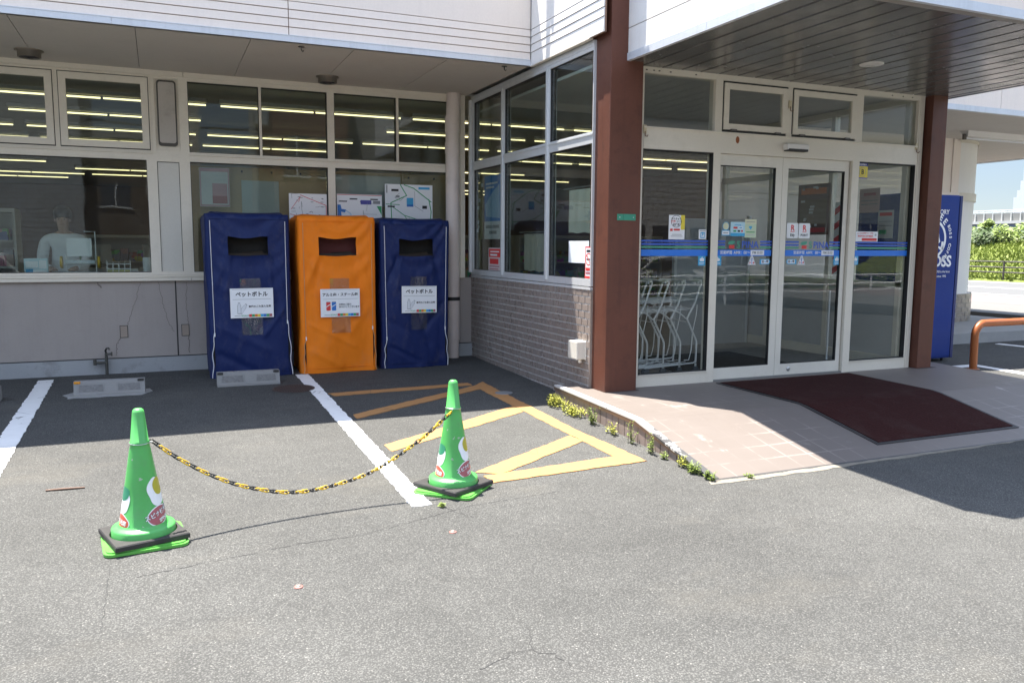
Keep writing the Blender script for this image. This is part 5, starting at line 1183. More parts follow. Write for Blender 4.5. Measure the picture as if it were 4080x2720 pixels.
cz = [(0, .423), (.13, .312), (.31, .19), (.50, .10), (.755, .035), (1.0, .043), (1.27, .103), (1.59, .268), (1.79, .411)]
A0, A1 = Vector((-.078, 4.625)), Vector((1.655, 4.80)); TL = (A1-A0).length; sc_ = TL/1.79
import bisect
def czf(s_):
    S = [c[0]*sc_ for c in cz]; Zs = [c[1] for c in cz]
    n = len(S); i = max(0, min(n-2, bisect.bisect_right(S, s_)-1))
    def tan(j):
        if j == 0: return (Zs[1]-Zs[0])/(S[1]-S[0])
        if j == n-1: return (Zs[-1]-Zs[-2])/(S[-1]-S[-2])
        return (Zs[j+1]-Zs[j-1])/(S[j+1]-S[j-1])
    h = S[i+1]-S[i]; t_ = (s_-S[i])/h
    return Zs[i]*(2*t_**3-3*t_**2+1)+tan(i)*h*(t_**3-2*t_**2+t_)+Zs[i+1]*(-2*t_**3+3*t_**2)+tan(i+1)*h*(t_**3-t_**2)
pts = []; NS = 2000
for i in range(NS+1):
    s_ = TL*i/NS; p = A0.lerp(A1, i/NS); pts.append(Vector((p.x, p.y, czf(s_))))
pitch = .0285; acc = 0; links = [pts[0]]; last = pts[0]
for p in pts[1:]:
    if (p-last).length >= pitch: links.append(p); last = p
def link_mesh(nm, m_):
    q = MB(); P = []; hl, rw = .0130, .0098
    for i in range(9): a = -PI/2+PI*i/8; P.append((hl+rw*math.cos(a), rw*math.sin(a), 0))
    for i in range(9): a = PI/2+PI*i/8; P.append((-hl+rw*math.cos(a), rw*math.sin(a), 0))
    q.tube(P, .0036, 6, closed=True)
    o = q.build(nm, m_); me = o.data; bpy.data.objects.remove(o); return me
LY, LB = link_mesh('yellow_link', YELP), link_mesh('black_link', BLKP)
for i in range(len(links)-1):
    a, b = links[i], links[i+1]; d = (b-a).normalized(); c_ = (a+b)/2
    o = bpy.data.objects.new('chain_link', LB if i % 4 in (0, 1) else LY); C.collection.objects.link(o); o.parent = ch
    up = Vector((0, 0, 1)); y_ = up.cross(d).normalized(); z_ = d.cross(y_)
    if i % 2: y_, z_ = (y_+z_).normalized(), (z_-y_).normalized()
    else: y_, z_ = (y_-z_).normalized(), (z_+y_).normalized()
    m_ = Matrix((( d.x, y_.x, z_.x, c_.x-off.x), (d.y, y_.y, z_.y, c_.y-off.y), (d.z, y_.z, z_.z, c_.z-off.z), (0, 0, 0, 1)))
    o.matrix_local = m_

# ------------------------------------------------------------------ weeds along the ramp
def weed(x, y, h, nst, lf, m_, lab, spread=.06, seed=0, z=None):
    rnd = random.Random(seed); z0 = gh(y) if z is None else z
    h *= 1.05; nst = int(nst*1.2); root = empty('weed', (x, y, z0), 0, lab, 'weed', 'weeds along the edge of the ramp')
    s_ = MB(); l_ = MB()
    for i in range(nst):
        a = rnd.uniform(0, 2*PI); r_ = rnd.uniform(0, spread); bx, by = r_*math.cos(a)*.5, r_*math.sin(a)*1.2; hh = h*rnd.uniform(.5, 1.05)
        tx, ty = bx+rnd.uniform(-.4, .25)*hh, by+rnd.uniform(-.35, .35)*hh
        P = [(bx, by, 0), (bx+(tx-bx)*.35, by+(ty-by)*.35, hh*.5), (tx, ty, hh)]; s_.tube(P, [.0022, .0018, .001], 5)
        for k_ in range(lf):
            t_ = rnd.uniform(.15, 1.0); px = bx+(tx-bx)*t_; py = by+(ty-by)*t_; pz = hh*t_; aa = rnd.uniform(0, 2*PI); ln = rnd.uniform(.014, .030)*(1.1-.4*t_); w_ = ln*.26
            d = Vector((math.cos(aa), math.sin(aa), rnd.uniform(-.2, .7))).normalized(); sd = Vector((-math.sin(aa), math.cos(aa), rnd.uniform(-.3, .3)))*w_
            p = Vector((px, py, pz)); l_.add([p, p+d*ln*.5+sd, p+d*ln, p+d*ln*.5-sd], [(0, 1, 2, 3)])
    s_.build('stem', STEMM, root); l_.build('leaf', m_, root)
for i, (x, y, h, n, lf, m_, sp, lb) in enumerate((
    (3.42, 6.85, .11, 60, 12, LEAF2, .17, 'thick yellow-green clump of weeds at the far corner of the ramp'), (3.40, 6.48, .09, 50, 11, LEAF2, .16, 'low yellow-green weeds next to the thick corner clump'),
    (3.40, 6.10, .15, 16, 11, LEAF1, .06, 'taller weed with round leaves midway along the ramp side'), (3.37, 5.72, .10, 12, 8, LEAF2, .06, 'sparse dry weed before the bend of the ramp edge'),
    (3.362, 5.42, .19, 5, 15, LEAF1, .03, 'tall slender weed at the bend of the ramp edge'), (3.352, 5.12, .14, 7, 15, LEAF1, .035, 'bushy upright weed just past the bend of the ramp'),
    (3.362, 4.95, .06, 8, 8, LEAF1, .05, 'small low weed past the bushy upright one'), (3.362, 4.72, .09, 10, 8, LEAF2, .05, 'dry thin weed near the foot of the ramp'),
    (3.352, 4.58, .08, 26, 8, LEAF1, .07, 'grassy clump close to the foot of the ramp'), (3.362, 4.42, .06, 22, 8, LEAF1, .06, 'grassy clump at the very corner of the ramp foot'),
    (3.65, 4.34, .03, 8, 6, LEAF1, .03, 'tiny weed in the mortar at the ramp toe'), (1.506, 4.54, .03, 8, 6, LEAF1, .02, 'tiny weed in the asphalt crack below the right-hand cone'), (3.72, 7.18, .09, 4, 6, LEAF1, .02, 'single weed in the corner below the junction box'))):
    weed(x, y, h, n, lf, m_, lb, sp, i+1, z=None if i < 12 else .09-.14)

# ------------------------------------------------------------------ store interior, seen through the glass
rows = [11.33, 12.77, 14.42, 15.97, 17.5, 19.05, 20.6, 22.2, 23.87, 25.38, 27.05]
bt = MB(); bt.box(0, 2.405, -.05, .05, .03, .075); bt0 = bt.build('batten', mat('batten_inside', (.4, .39, .37), .5)); bme = bt0.data; bpy.data.objects.remove(bt0)
tb = MB(); tb.tube([(.02, 0, 0), (1.19, 0, 0)], .0108, 8); tb0 = tb.build('tube', TUBEM); tme = tb0.data; bpy.data.objects.remove(tb0)
rnd = random.Random(12)
for j, y in enumerate(rows):
    for k in range(-4, 4 if j > 3 else 5):
        x = .783 + 2.55*k + (0 if j < 4 else .25*((j*7) % 3-1))
        if x < XL+.2 or x > 11 or (j == 1 and k in (0,)) or (j in (3, 6) and k == 1) or (j > 3 and rnd.random() < .38): continue
        f = empty('ceiling_tube_light', (x, y, 3.2), label='lit fluorescent batten hanging in rows under the store ceiling', cat='ceiling light', group='lit fluorescent battens in the store')
        o = bpy.data.objects.new('batten', bme); C.collection.objects.link(o); o.parent = f
        for dx in (0, 1.2):
            o = bpy.data.objects.new('tube', tme); C.collection.objects.link(o); o.parent = f; o.location = (dx, 0, 0)
def goods_mat():
    m = bpy.data.materials.new('packaged_goods'); nt, out = nodes(m); t = NT(nt)
    b = t.n('ShaderNodeBsdfPrincipled'); t.l(b.outputs[0], out.inputs[0])
    co = t.n('ShaderNodeTexCoord').outputs['Object']
    v = t.n('ShaderNodeTexVoronoi'); v.distance = 'CHEBYCHEV'; v.inputs['Scale'].default_value = 7; t.l(co, v.inputs['Vector'])
    h = t.n('ShaderNodeHueSaturation'); h.inputs['Saturation'].default_value = .9; h.inputs['Value'].default_value = .55; t.l(v.outputs['Color'], h.inputs['Color'])
    t.l(h.outputs[0], b.inputs['Base Color']); b.inputs['Roughness'].default_value = .5; return m
GOODS = goods_mat()
SHF = mat('shelf_white', (.55, .54, .50), .5)
def shelf(x, y, L_, H, lab, seed, along='x', glab=None):
    root = empty('shelf_unit', (x, y, .085), 0 if along == 'x' else PI/2, lab, 'shelf', 'shelves in the store')
    q = MB(); q.box(0, L_, .0, .03, 0, H); q.build('back_panel', SHF, root)
    q = MB(); q.box(-.03, 0, -.45, .03, 0, H); q.box(L_, L_+.03, -.45, .03, 0, H); q.box(-.03, L_+.03, -.45, .03, H, H+.05); q.build('side_frame', SHF, root)
    n = int(H/.33)
    for i in range(n):
        q = MB(); q.box(.0, L_, -.42, .0, .05+i*.33, .075+i*.33); q.build('shelf_board', SHF, root)
    rnd = random.Random(seed); q = MB(Matrix.Translation((x, y, .085)) @ Matrix.Rotation(0 if along == 'x' else PI/2, 4, 'Z'))
    for i in range(n):
        u = .02
        while u < L_-.1:
            w_ = rnd.uniform(.07, .16); h_ = rnd.uniform(.12, .23); q.box(u, u+w_-.008, -.40, -.05, .077+i*.33, .077+i*.33+h_); u += w_
    tag(q.build('packaged_goods', GOODS), glab or ('rows of small packaged goods on the '+lab), 'goods', kind='stuff')
shelf(-2.75, 12.6, 1.05, 1.75, 'white framed shelf rack seen at the left edge of the left window', 1)
shelf(-1.3, 15.5, 3.0, 1.45, 'long dark shelf row behind the cashier', 2)
shelf(2.6, 15.0, 3.0, 1.5, 'shelf row seen beyond the middle side window', 3)
shelf(6.0, 14.0, 3.0, 1.5, 'shelf row seen straight through the sliding doors', 4)
shelf(9.2, 13.2, 2.4, 1.5, 'shelf row at the right end of the store', 5)
def counter(x0, x1, y0, y1, lab):
    root = empty('checkout_counter', ((x0+x1)/2, (y0+y1)/2, .085), 0, lab, 'counter'); o = root.location
    q = MB(); q.bbox(x0, x1, y0, y1, .085, .92, .01); q.build('body', WOODB, root, o)
    q = MB(); q.bbox(x0-.03, x1+.03, y0-.03, y1+.03, .92, .96, .01); q.build('counter_top', mat('counter_top', (.30, .28, .25), .4), root, o)
counter(-2.6, .25, WY+.22, WY+.62, 'low packing counter directly behind the left window')
counter(-1.9, .3, 12.2, 12.9, 'brown checkout counter behind the cashier')
def register(x, y, lab):
    root = empty('cash_register', (x, y, .96), .3, lab, 'cash register', 'cash registers on the checkout'); 
    q = MB(); q.bbox(-.2, .2, -.2, .2, 0, .16, .015); q.build('body', mat('register_grey', (.40, .40, .38), .5), root)
    q = MB(Matrix.Translation((0, 0, .16)) @ Matrix.Rotation(-.3, 4, 'X')); q.bbox(-.17, .17, -.02, .02, .05, .32, .008); q.build('screen', mat('register_grey', (.40, .40, .38), .5), root)
    q = MB(); q.tube([(0, 0, .15), (0, 0, .24)], .02, 8); q.build('neck', BLKP, root)
register(-.02, 12.4, 'pale cash register at the right end of the checkout, behind the left window'); register(-.75, 12.5, 'cash register on the checkout directly right of the cashier')
# things on the packing counter
bx = empty('tissue_box', (-1.255, 10.42, .96), .05, 'pale blue printed carton on the packing counter left of the cashier', 'carton')
q = MB(); q.bbox(-.115, .115, -.06, .06, .0, .32, .004); q.build('carton', mat('carton_pale', (.50, .66, .72), .5), bx)
q = MB(frame((0, -.0605, .16), (1, 0, 0), (0, 0, 1))); 
for a, b, c, d in ((-.10, .02, .06, .13), (-.10, .10, .0, .03), (.03, .10, .05, .14)): q.box(a, b, c, d, 0, .001)
q.build('print', PAPER, bx)
q = MB(frame((0, -.0605, .16), (1, 0, 0), (0, 0, 1))); q.box(-.115, .115, -.155, -.06, 0, .0012); q.box(-.1, -.03, -.02, .045, 0, .0014); q.build('blue_print', CYANP, bx)
rh_ = empty('bag_roll_stand', (-.83, 10.42, .96), 0, 'wire stand holding a white card and a clear plastic bag roll with yellow ends', 'bag roll stand')
q = MB()
for P in ([(-.13, 0, 0), (-.13, 0, .36)], [(.17, 0, 0), (.17, 0, .62), (.06, 0, .62)], [(-.16, .0, .165), (.19, .0, .165)], [(-.13, -.05, .02), (.17, -.05, .02)], [(-.13, .1, .02), (.17, .1, .02)], [(-.13, -.05, .0), (-.13, .1, .0)]): q.tube(P, .006, 8)
q.build('wire_frame', PAPER, rh_)
q = MB(); q.tube([(-.14, 0, .275), (.16, 0, .275)], .028, 16); q.build('bag_roll', mat('bag_roll', (.55, .60, .64), .25), rh_)
for s_ in (-1, 1):
    q = MB(); q.tube([(.01+s_*.175, 0, .275), (.01+s_*.20, 0, .275)], .068, 24); q.build('roll_end', YELP, rh_)
q = MB(); q.box(-.115, .135, -.045, -.041, .345, .545); q.build('card', PAPER, rh_)
wr = empty('wire_rack', (-.43, 10.40, .96), 0, 'small white wire rack with papers on the packing counter', 'rack')
q = MB()
for x in (-.12, -.06, .0, .06, .12): q.tube([(x, -.06, .14), (x, -.06, .26 if abs(x) < .1 else .30)], .004, 6); q.tube([(x, .06, .14), (x, .06, .28)], .004, 6)
for z in (.15, .2, .255): q.tube([(-.12, -.06, z), (.12, -.06, z)], .004, 6); q.tube([(-.12, .06, z), (.12, .06, z)], .004, 6)
q.build('wires', PAPER, wr)
q = MB(); q.box(-.115, .115, -.05, .03, .0, .17); q.build('papers', mat('paper_stack', (.55, .57, .50), .6), wr)
q = MB(); q.box(-.12, .12, -.06, -.052, .14, .19); q.build('yellow_label', mat('label_yellow', (.55, .52, .2), .6), wr)
cu_ = empty('paper_cup_stack', (-.125, 10.42, .96), 0, 'white canister at the right end of the packing counter', 'canister')
q = MB(); q.lathe([(.05, 0), (.055, .32), (.05, .33), (0, .33)], 24); q.build('canister', PAPER, cu_)
sb = empty('small_carton', (-.30, 10.40, .96), 0, 'small cream carton beside the wire rack', 'carton'); q = MB(); q.bbox(-.07, .07, -.04, .04, 0, .20, .004); q.build('carton', BOXM, sb); q = MB(); q.box(-.06, .06, -.0415, -.0405, .15, .18); q.build('label_strip', GREYP, sb)
# cashier
def skinned(name, verts, edges, radii, m_, parent, root=0, sub=2):
    me = bpy.data.meshes.new(name); me.from_pydata(verts, edges, []); o = bpy.data.objects.new(name, me); C.collection.objects.link(o)
    md = o.modifiers.new('Skin', 'SKIN'); md.use_smooth_shade = True
    for i, (v, r_) in enumerate(zip(me.skin_vertices[0].data, radii)):
        v.radius = r_ if isinstance(r_, tuple) else (r_, r_); v.use_root = (i == root)
    s_ = o.modifiers.new('Subdivision', 'SUBSURF'); s_.levels = sub; s_.render_levels = sub
    dg = bpy.context.evaluated_depsgraph_get(); dg.update()
    m2 = bpy.data.meshes.new_from_object(o.evaluated_get(dg)); bpy.data.objects.remove(o); bpy.data.meshes.remove(me)
    m2.name = name; m2.materials.clear(); m2.materials.append(m_)
    for p in m2.polygons: p.use_smooth = True
    o = bpy.data.objects.new(name, m2); C.collection.objects.link(o); o.parent = parent; return o
pr_ = empty('person', (-1.03, 11.15, .085), 0, 'person in a white long-sleeved top bending over the counter behind the left window', 'person')
V = [(0, 0, .95), (0, 0, 1.12), (0, -.02, 1.30), (0, -.03, 1.42), (0, -.06, 1.50), (0, -.115, 1.575), (0, -.150, 1.650), (0, -.150, 1.725)]
E_s = [(i, i+1) for i in range(7)]; Rr = [(.15, .10), (.14, .10), (.155, .10), (.12, .085), (.052, .052), (.068, .075), (.076, .092), (.055, .065)]
for s_ in (-1, 1):
    b = len(V); V += [(s_*.19, -.03, 1.40), (s_*.23, -.06, 1.20), (s_*.20, -.22, 1.08), (s_*.12, -.34, 1.07), (s_*.10, -.39, 1.07)]
    E_s += [(3, b), (b, b+1), (b+1, b+2), (b+2, b+3), (b+3, b+4)]; Rr += [.055, .048, .040, .028, .030]
    for f_, (fx, fl) in enumerate(((-.022, .055), (-.008, .065), (.007, .062), (.02, .05))):
        c_ = len(V); V += [(s_*.10+fx, -.43, 1.068), (s_*.10+fx*1.2, -.43-fl*.5, 1.058), (s_*.10+fx*1.3, -.43-fl, 1.040)]; E_s += [(b+4, c_), (c_, c_+1), (c_+1, c_+2)]; Rr += [.009, .0085, .007]
    c_ = len(V); V += [(s_*.10-s_*.035, -.40, 1.06), (s_*.10-s_*.048, -.43, 1.05)]; E_s += [(b+4, c_), (c_, c_+1)]; Rr += [.010, .008]
for s_ in (-1, 1):
    b = len(V); V += [(s_*.09, 0, .86), (s_*.10, -.01, .48), (s_*.10, 0, .08), (s_*.11, -.10, .04)]; E_s += [(0, b), (b, b+1), (b+1, b+2), (b+2, b+3)]; Rr += [.085, .06, .042, .035]
skinned('body', V, E_s, Rr, SKIN, pr_)
Vc = [(0, 0, .93), (0, 0, 1.12), (0, -.02, 1.30), (0, -.03, 1.42), (0, -.045, 1.475)]; Ec = [(0, 1), (1, 2), (2, 3), (3, 4)]; Rc = [(.185, .13), (.17, .125), (.18, .125), (.145, .105), (.070, .068)]
for s_ in (-1, 1):
    b = len(Vc); Vc += [(s_*.20, -.03, 1.395), (s_*.24, -.06, 1.20), (s_*.21, -.22, 1.085), (s_*.13, -.325, 1.072)]; Ec += [(3, b), (b, b+1), (b+1, b+2), (b+2, b+3)]; Rc += [.076, .066, .056, .045]
skinned('white_top', Vc, Ec, Rc, SHIRT, pr_)
Vp = [(0, 0, .94)]; Ep = []; Rp = [(.17, .12)]
for s_ in (-1, 1):
    b = len(Vp); Vp += [(s_*.09, 0, .84), (s_*.10, -.01, .48), (s_*.10, 0, .10)]; Ep += [(0, b), (b, b+1), (b+1, b+2)]; Rp += [.10, .078, .062]
skinned('trousers', Vp, Ep, Rp, mat('dark_trousers', (.03, .03, .04), .8), pr_)
q = MB(Matrix.Translation((0, -.125, 1.692)) @ Matrix.Rotation(.15, 4, 'X'))
bm = bmesh.new(); bmesh.ops.create_uvsphere(bm, u_segments=24, v_segments=16, radius=.1)
for v in list(bm.verts):
    if v.co.z < -.045 and v.co.y < .02: v.co.y = max(v.co.y, .0)
    v.co = Vector((v.co.x*.98, v.co.y*1.12+.008, v.co.z*1.02+.014)) * (1+.05*mnoise.noise(v.co*30))
q.frombm(bm, True); q.build('hair', HAIR, pr_)
q = MB(); q.add([(-.012, -.242, 1.615), (.012, -.242, 1.615), (.0, -.262, 1.602), (0, -.240, 1.655)], [(0, 2, 3), (2, 1, 3), (0, 1, 2)]); q.build('nose', SKIN, pr_)
for s_ in (-1, 1):
    q = MB(); q.lathe([(0, -.006), (.010, 0), (0, .006)], 10, (s_*.03, -.236, 1.640)); q.build('eye', INK, pr_)
    q = MB(); q.lathe([(0, -.022), (.007, -.01), (.008, .010), (0, .022)], 10, (s_*.076, -.14, 1.63)); q.build('ear', SKIN, pr_)
q = MB(); q.box(-.022, .022, -.222, -.212, 1.580, 1.585); q.build('mouth', mat('lip', (.30, .12, .10), .5), pr_)

# ------------------------------------------------------------------ trolleys in the vestibule
def tube_pts(P, r_, mb, n=8): mb.tube(P, r_, n)
cart = empty('shopping_trolley', (5.30, 7.30, .09), 0, 'frontmost nested wire trolley, nearest the sliding doors', 'shopping trolley', 'nested trolleys behind the left pane')
CH = mat('chrome_wire', (.82, .82, .82), .35, metal=.2)
fr_ = MB()
for y in (0., .42):
    fr_.tube([(.03, y, .11), (.035, y, .335), (.02, y, .37), (-.09, y, .57), (-.095, y, .60), (-.01, y, .74), (.075, y, .975), (.07, y, 1.0), (.045, y, 1.005), (.03, y, .97)], .0115, 8)
    fr_.tube([(.03, y, .125), (.0, y, .105), (-.62, y, .075)], .0095, 8)
    fr_.tube([(.03, y, .74), (.02, y, .62), (-.02, y, .45), (-.03, y, .25), (-.06, y, .14), (-.12, y, .14)], .006, 6)
    fr_.tube([(-.1, y, .585), (-.20, y, .66), (-.34, y, .70)], .007, 6)
fr_.build('frame', CH, cart)
b_ = MB()
for z, x in ((.80, .0), (.70, -.03), (.56, -.09)): b_.tube([(x, 0, z), (x, .42, z)], .007, 6)
for y in (0, .07, .14, .21, .28, .35, .42): b_.tube([(.0, y, .80), (-.55, y, .76)], .0045, 6); b_.tube([(-.02, y, .70), (-.5, y, .66)], .004, 6)
for x in (-.1, -.25, -.4, -.55): b_.tube([(x, 0, .80+x*.07), (x, .42, .80+x*.07)], .0035, 6); b_.tube([(x, 0, .69+x*.07), (x, .42, .69+x*.07)], .0035, 6)
b_.build('basket_rack', CH, cart)
b_ = MB(); b_.tube([(.045, -.02, 1.0), (.045, .44, 1.0)], .013, 10); b_.build('handle', CH, cart)
b_ = MB()
for y in (0, .14, .28, .42): b_.tube([(.0, y, .10), (-.6, y, .075)], .004, 6)
for x in (-.1, -.3, -.5): b_.tube([(x, 0, .095), (x, .42, .095)], .004, 6)
b_.build('lower_rack', CH, cart)
for x, y in ((.03, 0), (.03, .42), (-.6, .03), (-.6, .39)):
    b_ = MB(); b_.tube([(x, y-.012, .035), (x, y+.012, .035)], .035, 16); wh_ = b_.build('caster', mat('caster_grey', (.10, .11, .12), .5), cart)
    b_ = MB(); b_.tube([(x, y, .04), (x, y, .10)], .012, 8); b_.build('fork', CH, wh_)
for i in range(1, 5):
    c_ = copy_tree(cart); c_.location = (5.30-.207*i, 7.30+.004*i, .09)
    c_['label'] = ['second nested wire trolley from the doors', 'third nested wire trolley from the doors', 'fourth nested wire trolley from the doors', 'last nested wire trolley, beside the left pillar'][i-1]
# posters and panels in the vestibule, facing the doors
FI = lambda x: frame((x, EY, 0), (0, 1, 0), (0, 0, 1))
sign('poster', 'brown recruiting poster hung inside right of the doors', 'poster', frame((7.70, EY, 0), (0, -1, 0), (0, 0, 1)), -1.45, 1.93, .55, .64, [('r', ORANGEP, -.4, .3, .4, .42), ('r', mat('old_brown', (.22, .15, .08), .7), -.42, -.3, .42, .2), *blocks(PAPER, 44, 12, .12, .04), ('r', RED, -.4, -.45, .4, -.36)], base=mat('poster_brown', (.18, .10, .07), .6), th=.004)
sign('poster', 'small pinkish notice high on the inner vestibule wall', 'poster', frame((7.70, EY, 0), (0, -1, 0), (0, 0, 1)), -.55, 2.0, .30, .28, [('r', PINK, -.3, .2, .3, .32), ('l', INKG, [(-.4, 0), (.4, 0)], .04), ('l', INKG, [(-.4, -.15), (.4, -.15)], .04)], base=mat('pale_pink', (.50, .36, .34), .6), th=.003)
sign('poster', 'white notice on the vestibule side glass near the right pillar', 'poster', frame((7.70, EY, 0), (0, -1, 0), (0, 0, 1)), -.30, 1.72, .22, .32, [('r', RED, -.4, .3, .4, .42), ('l', INKG, [(-.4, .1), (.4, .1)], .03), ('l', INKG, [(-.4, -.05), (.4, -.05)], .03), ('r', GREENP, -.4, -.35, .1, -.2)], base=mat('paper_dull', (.5, .5, .48), .6), th=.003)
bn = empty('striped_banner', (7.66, 7.66, .2), 0, 'narrow red and white striped banner inside the right door', 'banner')
q = MB(); q.box(-.02, 0, -.07, .07, .9, 1.80); q.build('banner_cloth', PAPER, bn)
q = MB(frame((-.021, 0, 0), (0, -1, 0), (0, 0, 1)))
for i in range(5): q.add([(-.07, .92+i*.18, 0), (.07, 1.0+i*.18, 0), (.07, 1.08+i*.18, 0), (-.07, 1.0+i*.18, 0)], [(0, 1, 2, 3)])
q.build('red_stripe', RED, bn)
q = MB(); q.tube([(0, .0, -.1), (0, 0, 1.9)], .012, 8); q.tube([(-.12, 0, -.1), (.12, 0, -.1)], .012, 8); q.build('pole', STEEL, bn)
ps = empty('barrier_post', (7.25, 7.35, .086), 0, 'slim white post standing inside the right fixed pane', 'post')
q = MB(); q.tube([(0, 0, .02), (0, 0, .86)], .011, 10); q.build('post', PAPER, ps); q = MB(); q.lathe([(.05, 0), (.045, .012), (.015, .02), (.013, .05)], 20); q.build('foot', STEEL, ps)
im = tag(MB().box(5.15, 6.8, 6.95, 8.6, .0861, .094).build('inner_mat', RUBBER), 'dark rubber mat on the vestibule floor behind the sliding doors', 'door mat')
bd = empty('partition_panel', (6.6, 9.4, .086), 0, 'tall pale grey partition panel deep inside the vestibule', 'partition')
q = MB(); q.box(-.1, 1.1, 0, .04, 0, 1.75); q.build('panel', mat('grey_panel', (.42, .44, .45), .6), bd, (0, 0, 0)); q = MB(); q.box(-.14, -.1, -.01, .05, 0, 1.8); q.box(1.1, 1.14, -.01, .05, 0, 1.8); q.build('post', ALU, bd)

# ------------------------------------------------------------------ vending machine beyond the porch
vm = empty('vending_machine', (9.2, 7.6, -.05), 0, 'tall blue coffee vending machine beyond the right pillar', 'vending machine'); o = vm.location
VB = mat('vending_blue', (.004, .028, .19), .45, var=.06, spec=.25)
q = MB(); q.bbox(8.62, 9.645, 7.605, 8.30, .0, 2.135, .01); q.build('cabinet', VB, vm, o)
q = MB(); q.bbox(9.65, 9.70, 7.60, 8.32, .0, 2.13, .006); q.build('edge_strip', mat('vending_edge', (.008, .02, .12), .4), vm, o)
q = MB(); q.box(8.64, 9.63, 7.596, 7.604, .03, 2.12); q.build('front_panel', VB, vm, o)
q = MB(); [q.tube([(x, 7.70, -.06), (x, 7.70, .01)], .02, 8) for x in (8.7, 9.62)]; q.build('foot', BLKP, vm, o)
FVm = FB(7.595); q = MB(FVm)
q.text('FACTORY', 9.452, 1.912, .001, .083, 'RIGHT', bold=.02)
cx_, cz_ = 9.17, 1.565
def ring_text(body, r_, a0, a1, size, mb):
    for i, c_ in enumerate(body):
        a = R(a0+(a1-a0)*i/(len(body)-1)); vs, fs = text_geo(c_, 'CENTER', .03); ca, sa = math.cos(a-PI/2), math.sin(a-PI/2)
        mb.add([(cx_+r_*math.cos(a)+(p[0]*ca-p[1]*sa)*size, cz_+r_*math.sin(a)+(p[0]*sa+p[1]*ca)*size, .001) for p in vs], fs)
ring_text('COFFEE', .312, 128, 46, .115, q)
ring_text('BOSS COFFEE', .335, 30, -55, .062, q)
q.text('BOSS', 9.548, 1.275, .001, .20, 'RIGHT', bold=.03)
q.text('BOSS is the boss', 9.53, 1.145, .001, .040, 'RIGHT', bold=.01); q.text('since 1992', 9.47, 1.085, .001, .040, 'RIGHT', bold=.01)
q.build('lettering', PAPER, vm, o)
q = MB(FVm); K = 48; vs = [(cx_+.255*math.cos(2*PI*i/K), cz_+.255*math.sin(2*PI*i/K), .0012) for i in range(K)]+[(cx_+.222*math.cos(2*PI*i/K), cz_+.222*math.sin(2*PI*i/K), .0012) for i in range(K)]
q.add(vs, [(i, (i+1) % K, K+(i+1) % K, K+i) for i in range(K)])
hd = [(-.12, -.20), (-.10, -.08), (-.13, .0), (-.12, .12), (-.04, .18), (.06, .17), (.12, .10), (.13, .02), (.15, -.03), (.12, -.06), (.11, -.12), (.05, -.14), (.03, -.21)]
q.add([(cx_+a, cz_+b, .0012) for a, b in hd], [tuple(range(len(hd)))])
q.add([(cx_+a, cz_+b, .0012) for a, b in ((.12, -.09), (.17, -.10), (.175, -.03), (.215, -.03), (.21, -.13), (.16, -.14), (.12, -.11))], [tuple(range(7))])
q.build('emblem', PAPER, vm, o)

# ------------------------------------------------------------------ beyond the porch: barrier, kerbs, road, bank, far structures
hb = empty('barrier_hoop', (9.39, 7.05, gh(7.05)), 0, 'orange-brown steel hoop barrier at the right edge', 'barrier'); o = hb.location
OR_ = mat('hoop_orange', (.30, .085, .018), .45, var=.15, dirtamt=.25, dirt=(.22, .07, .02))
q = MB(); P = [(9.385, 7.05, gh(7.05)), (9.375, 7.05, .30)]
for i in range(9): a = PI - PI/2*i/8; P.append((9.53+.155*math.cos(a), 7.05, .36+.155*math.sin(a)))
P += [(11.0, 7.05, .515)]
for i in range(9): a = PI/2 - PI/2*i/8; P.append((11.0+.155*math.cos(a), 7.05, .36+.155*math.sin(a)))
P += [(11.155, 7.05, gh(7.05))]
q.tube(P, .046, 16); q.build('hoop', OR_, hb, o)
q = MB(); q.lathe([(.075, 0), (.075, .006), (.05, .01)], 20, (9.385, 7.05, gh(7.05))); q.build('base_collar', OR_, hb, o)
kp = MB(); kp.box(8.6, 14.7, 8.78, WY+.3, -.3, .135); kp.box(13.0, 14.7, WY+.3, 13.0, -.3, .134); tag(kp.build('kerb_platform', CONC), 'raised concrete apron around the rounded building corner', 'kerb', kind='structure')
tag(sheet([(8.45, 7.30), (8.45, 7.18), (9.6, 7.16), (9.6, 6.52), (13.5, 6.20), (13.5, 6.36), (9.75, 6.66), (9.72, 7.30)], .004, .006, .12, 60).build('painted_line', WPAINT), 'white line round the foot of the orange hoop barrier', 'road marking', kind='structure')
tag(sheet([(11.9, 9.0-.4), (12.02, 8.62), (12.5, 7.0), (12.38, 6.98)], .004, .006, .12, 61).build('painted_line', WPAINT), 'white bay line beyond the orange hoop barrier', 'road marking', kind='structure')
k2 = MB(); k2.box(15.9, 16.5, 2, 40, -.2, .11); tag(k2.build('kerb', mat('dark_kerb', (.16, .16, .155), .9, var=.2)), 'dark kerb at the far side of the car park', 'kerb', kind='structure')
ftm = mat('footpath_asphalt', (.13, .127, .12), .9, var=.06)
tag(MB().box(16.5, 20.0, -30, 90, -.2, .018).build('footpath', ftm), 'pale footpath beside the road', 'path', kind='structure')
pvm = mat('pink_pavers', (.55, .40, .36), .85, var=.1, vscale=1.5)
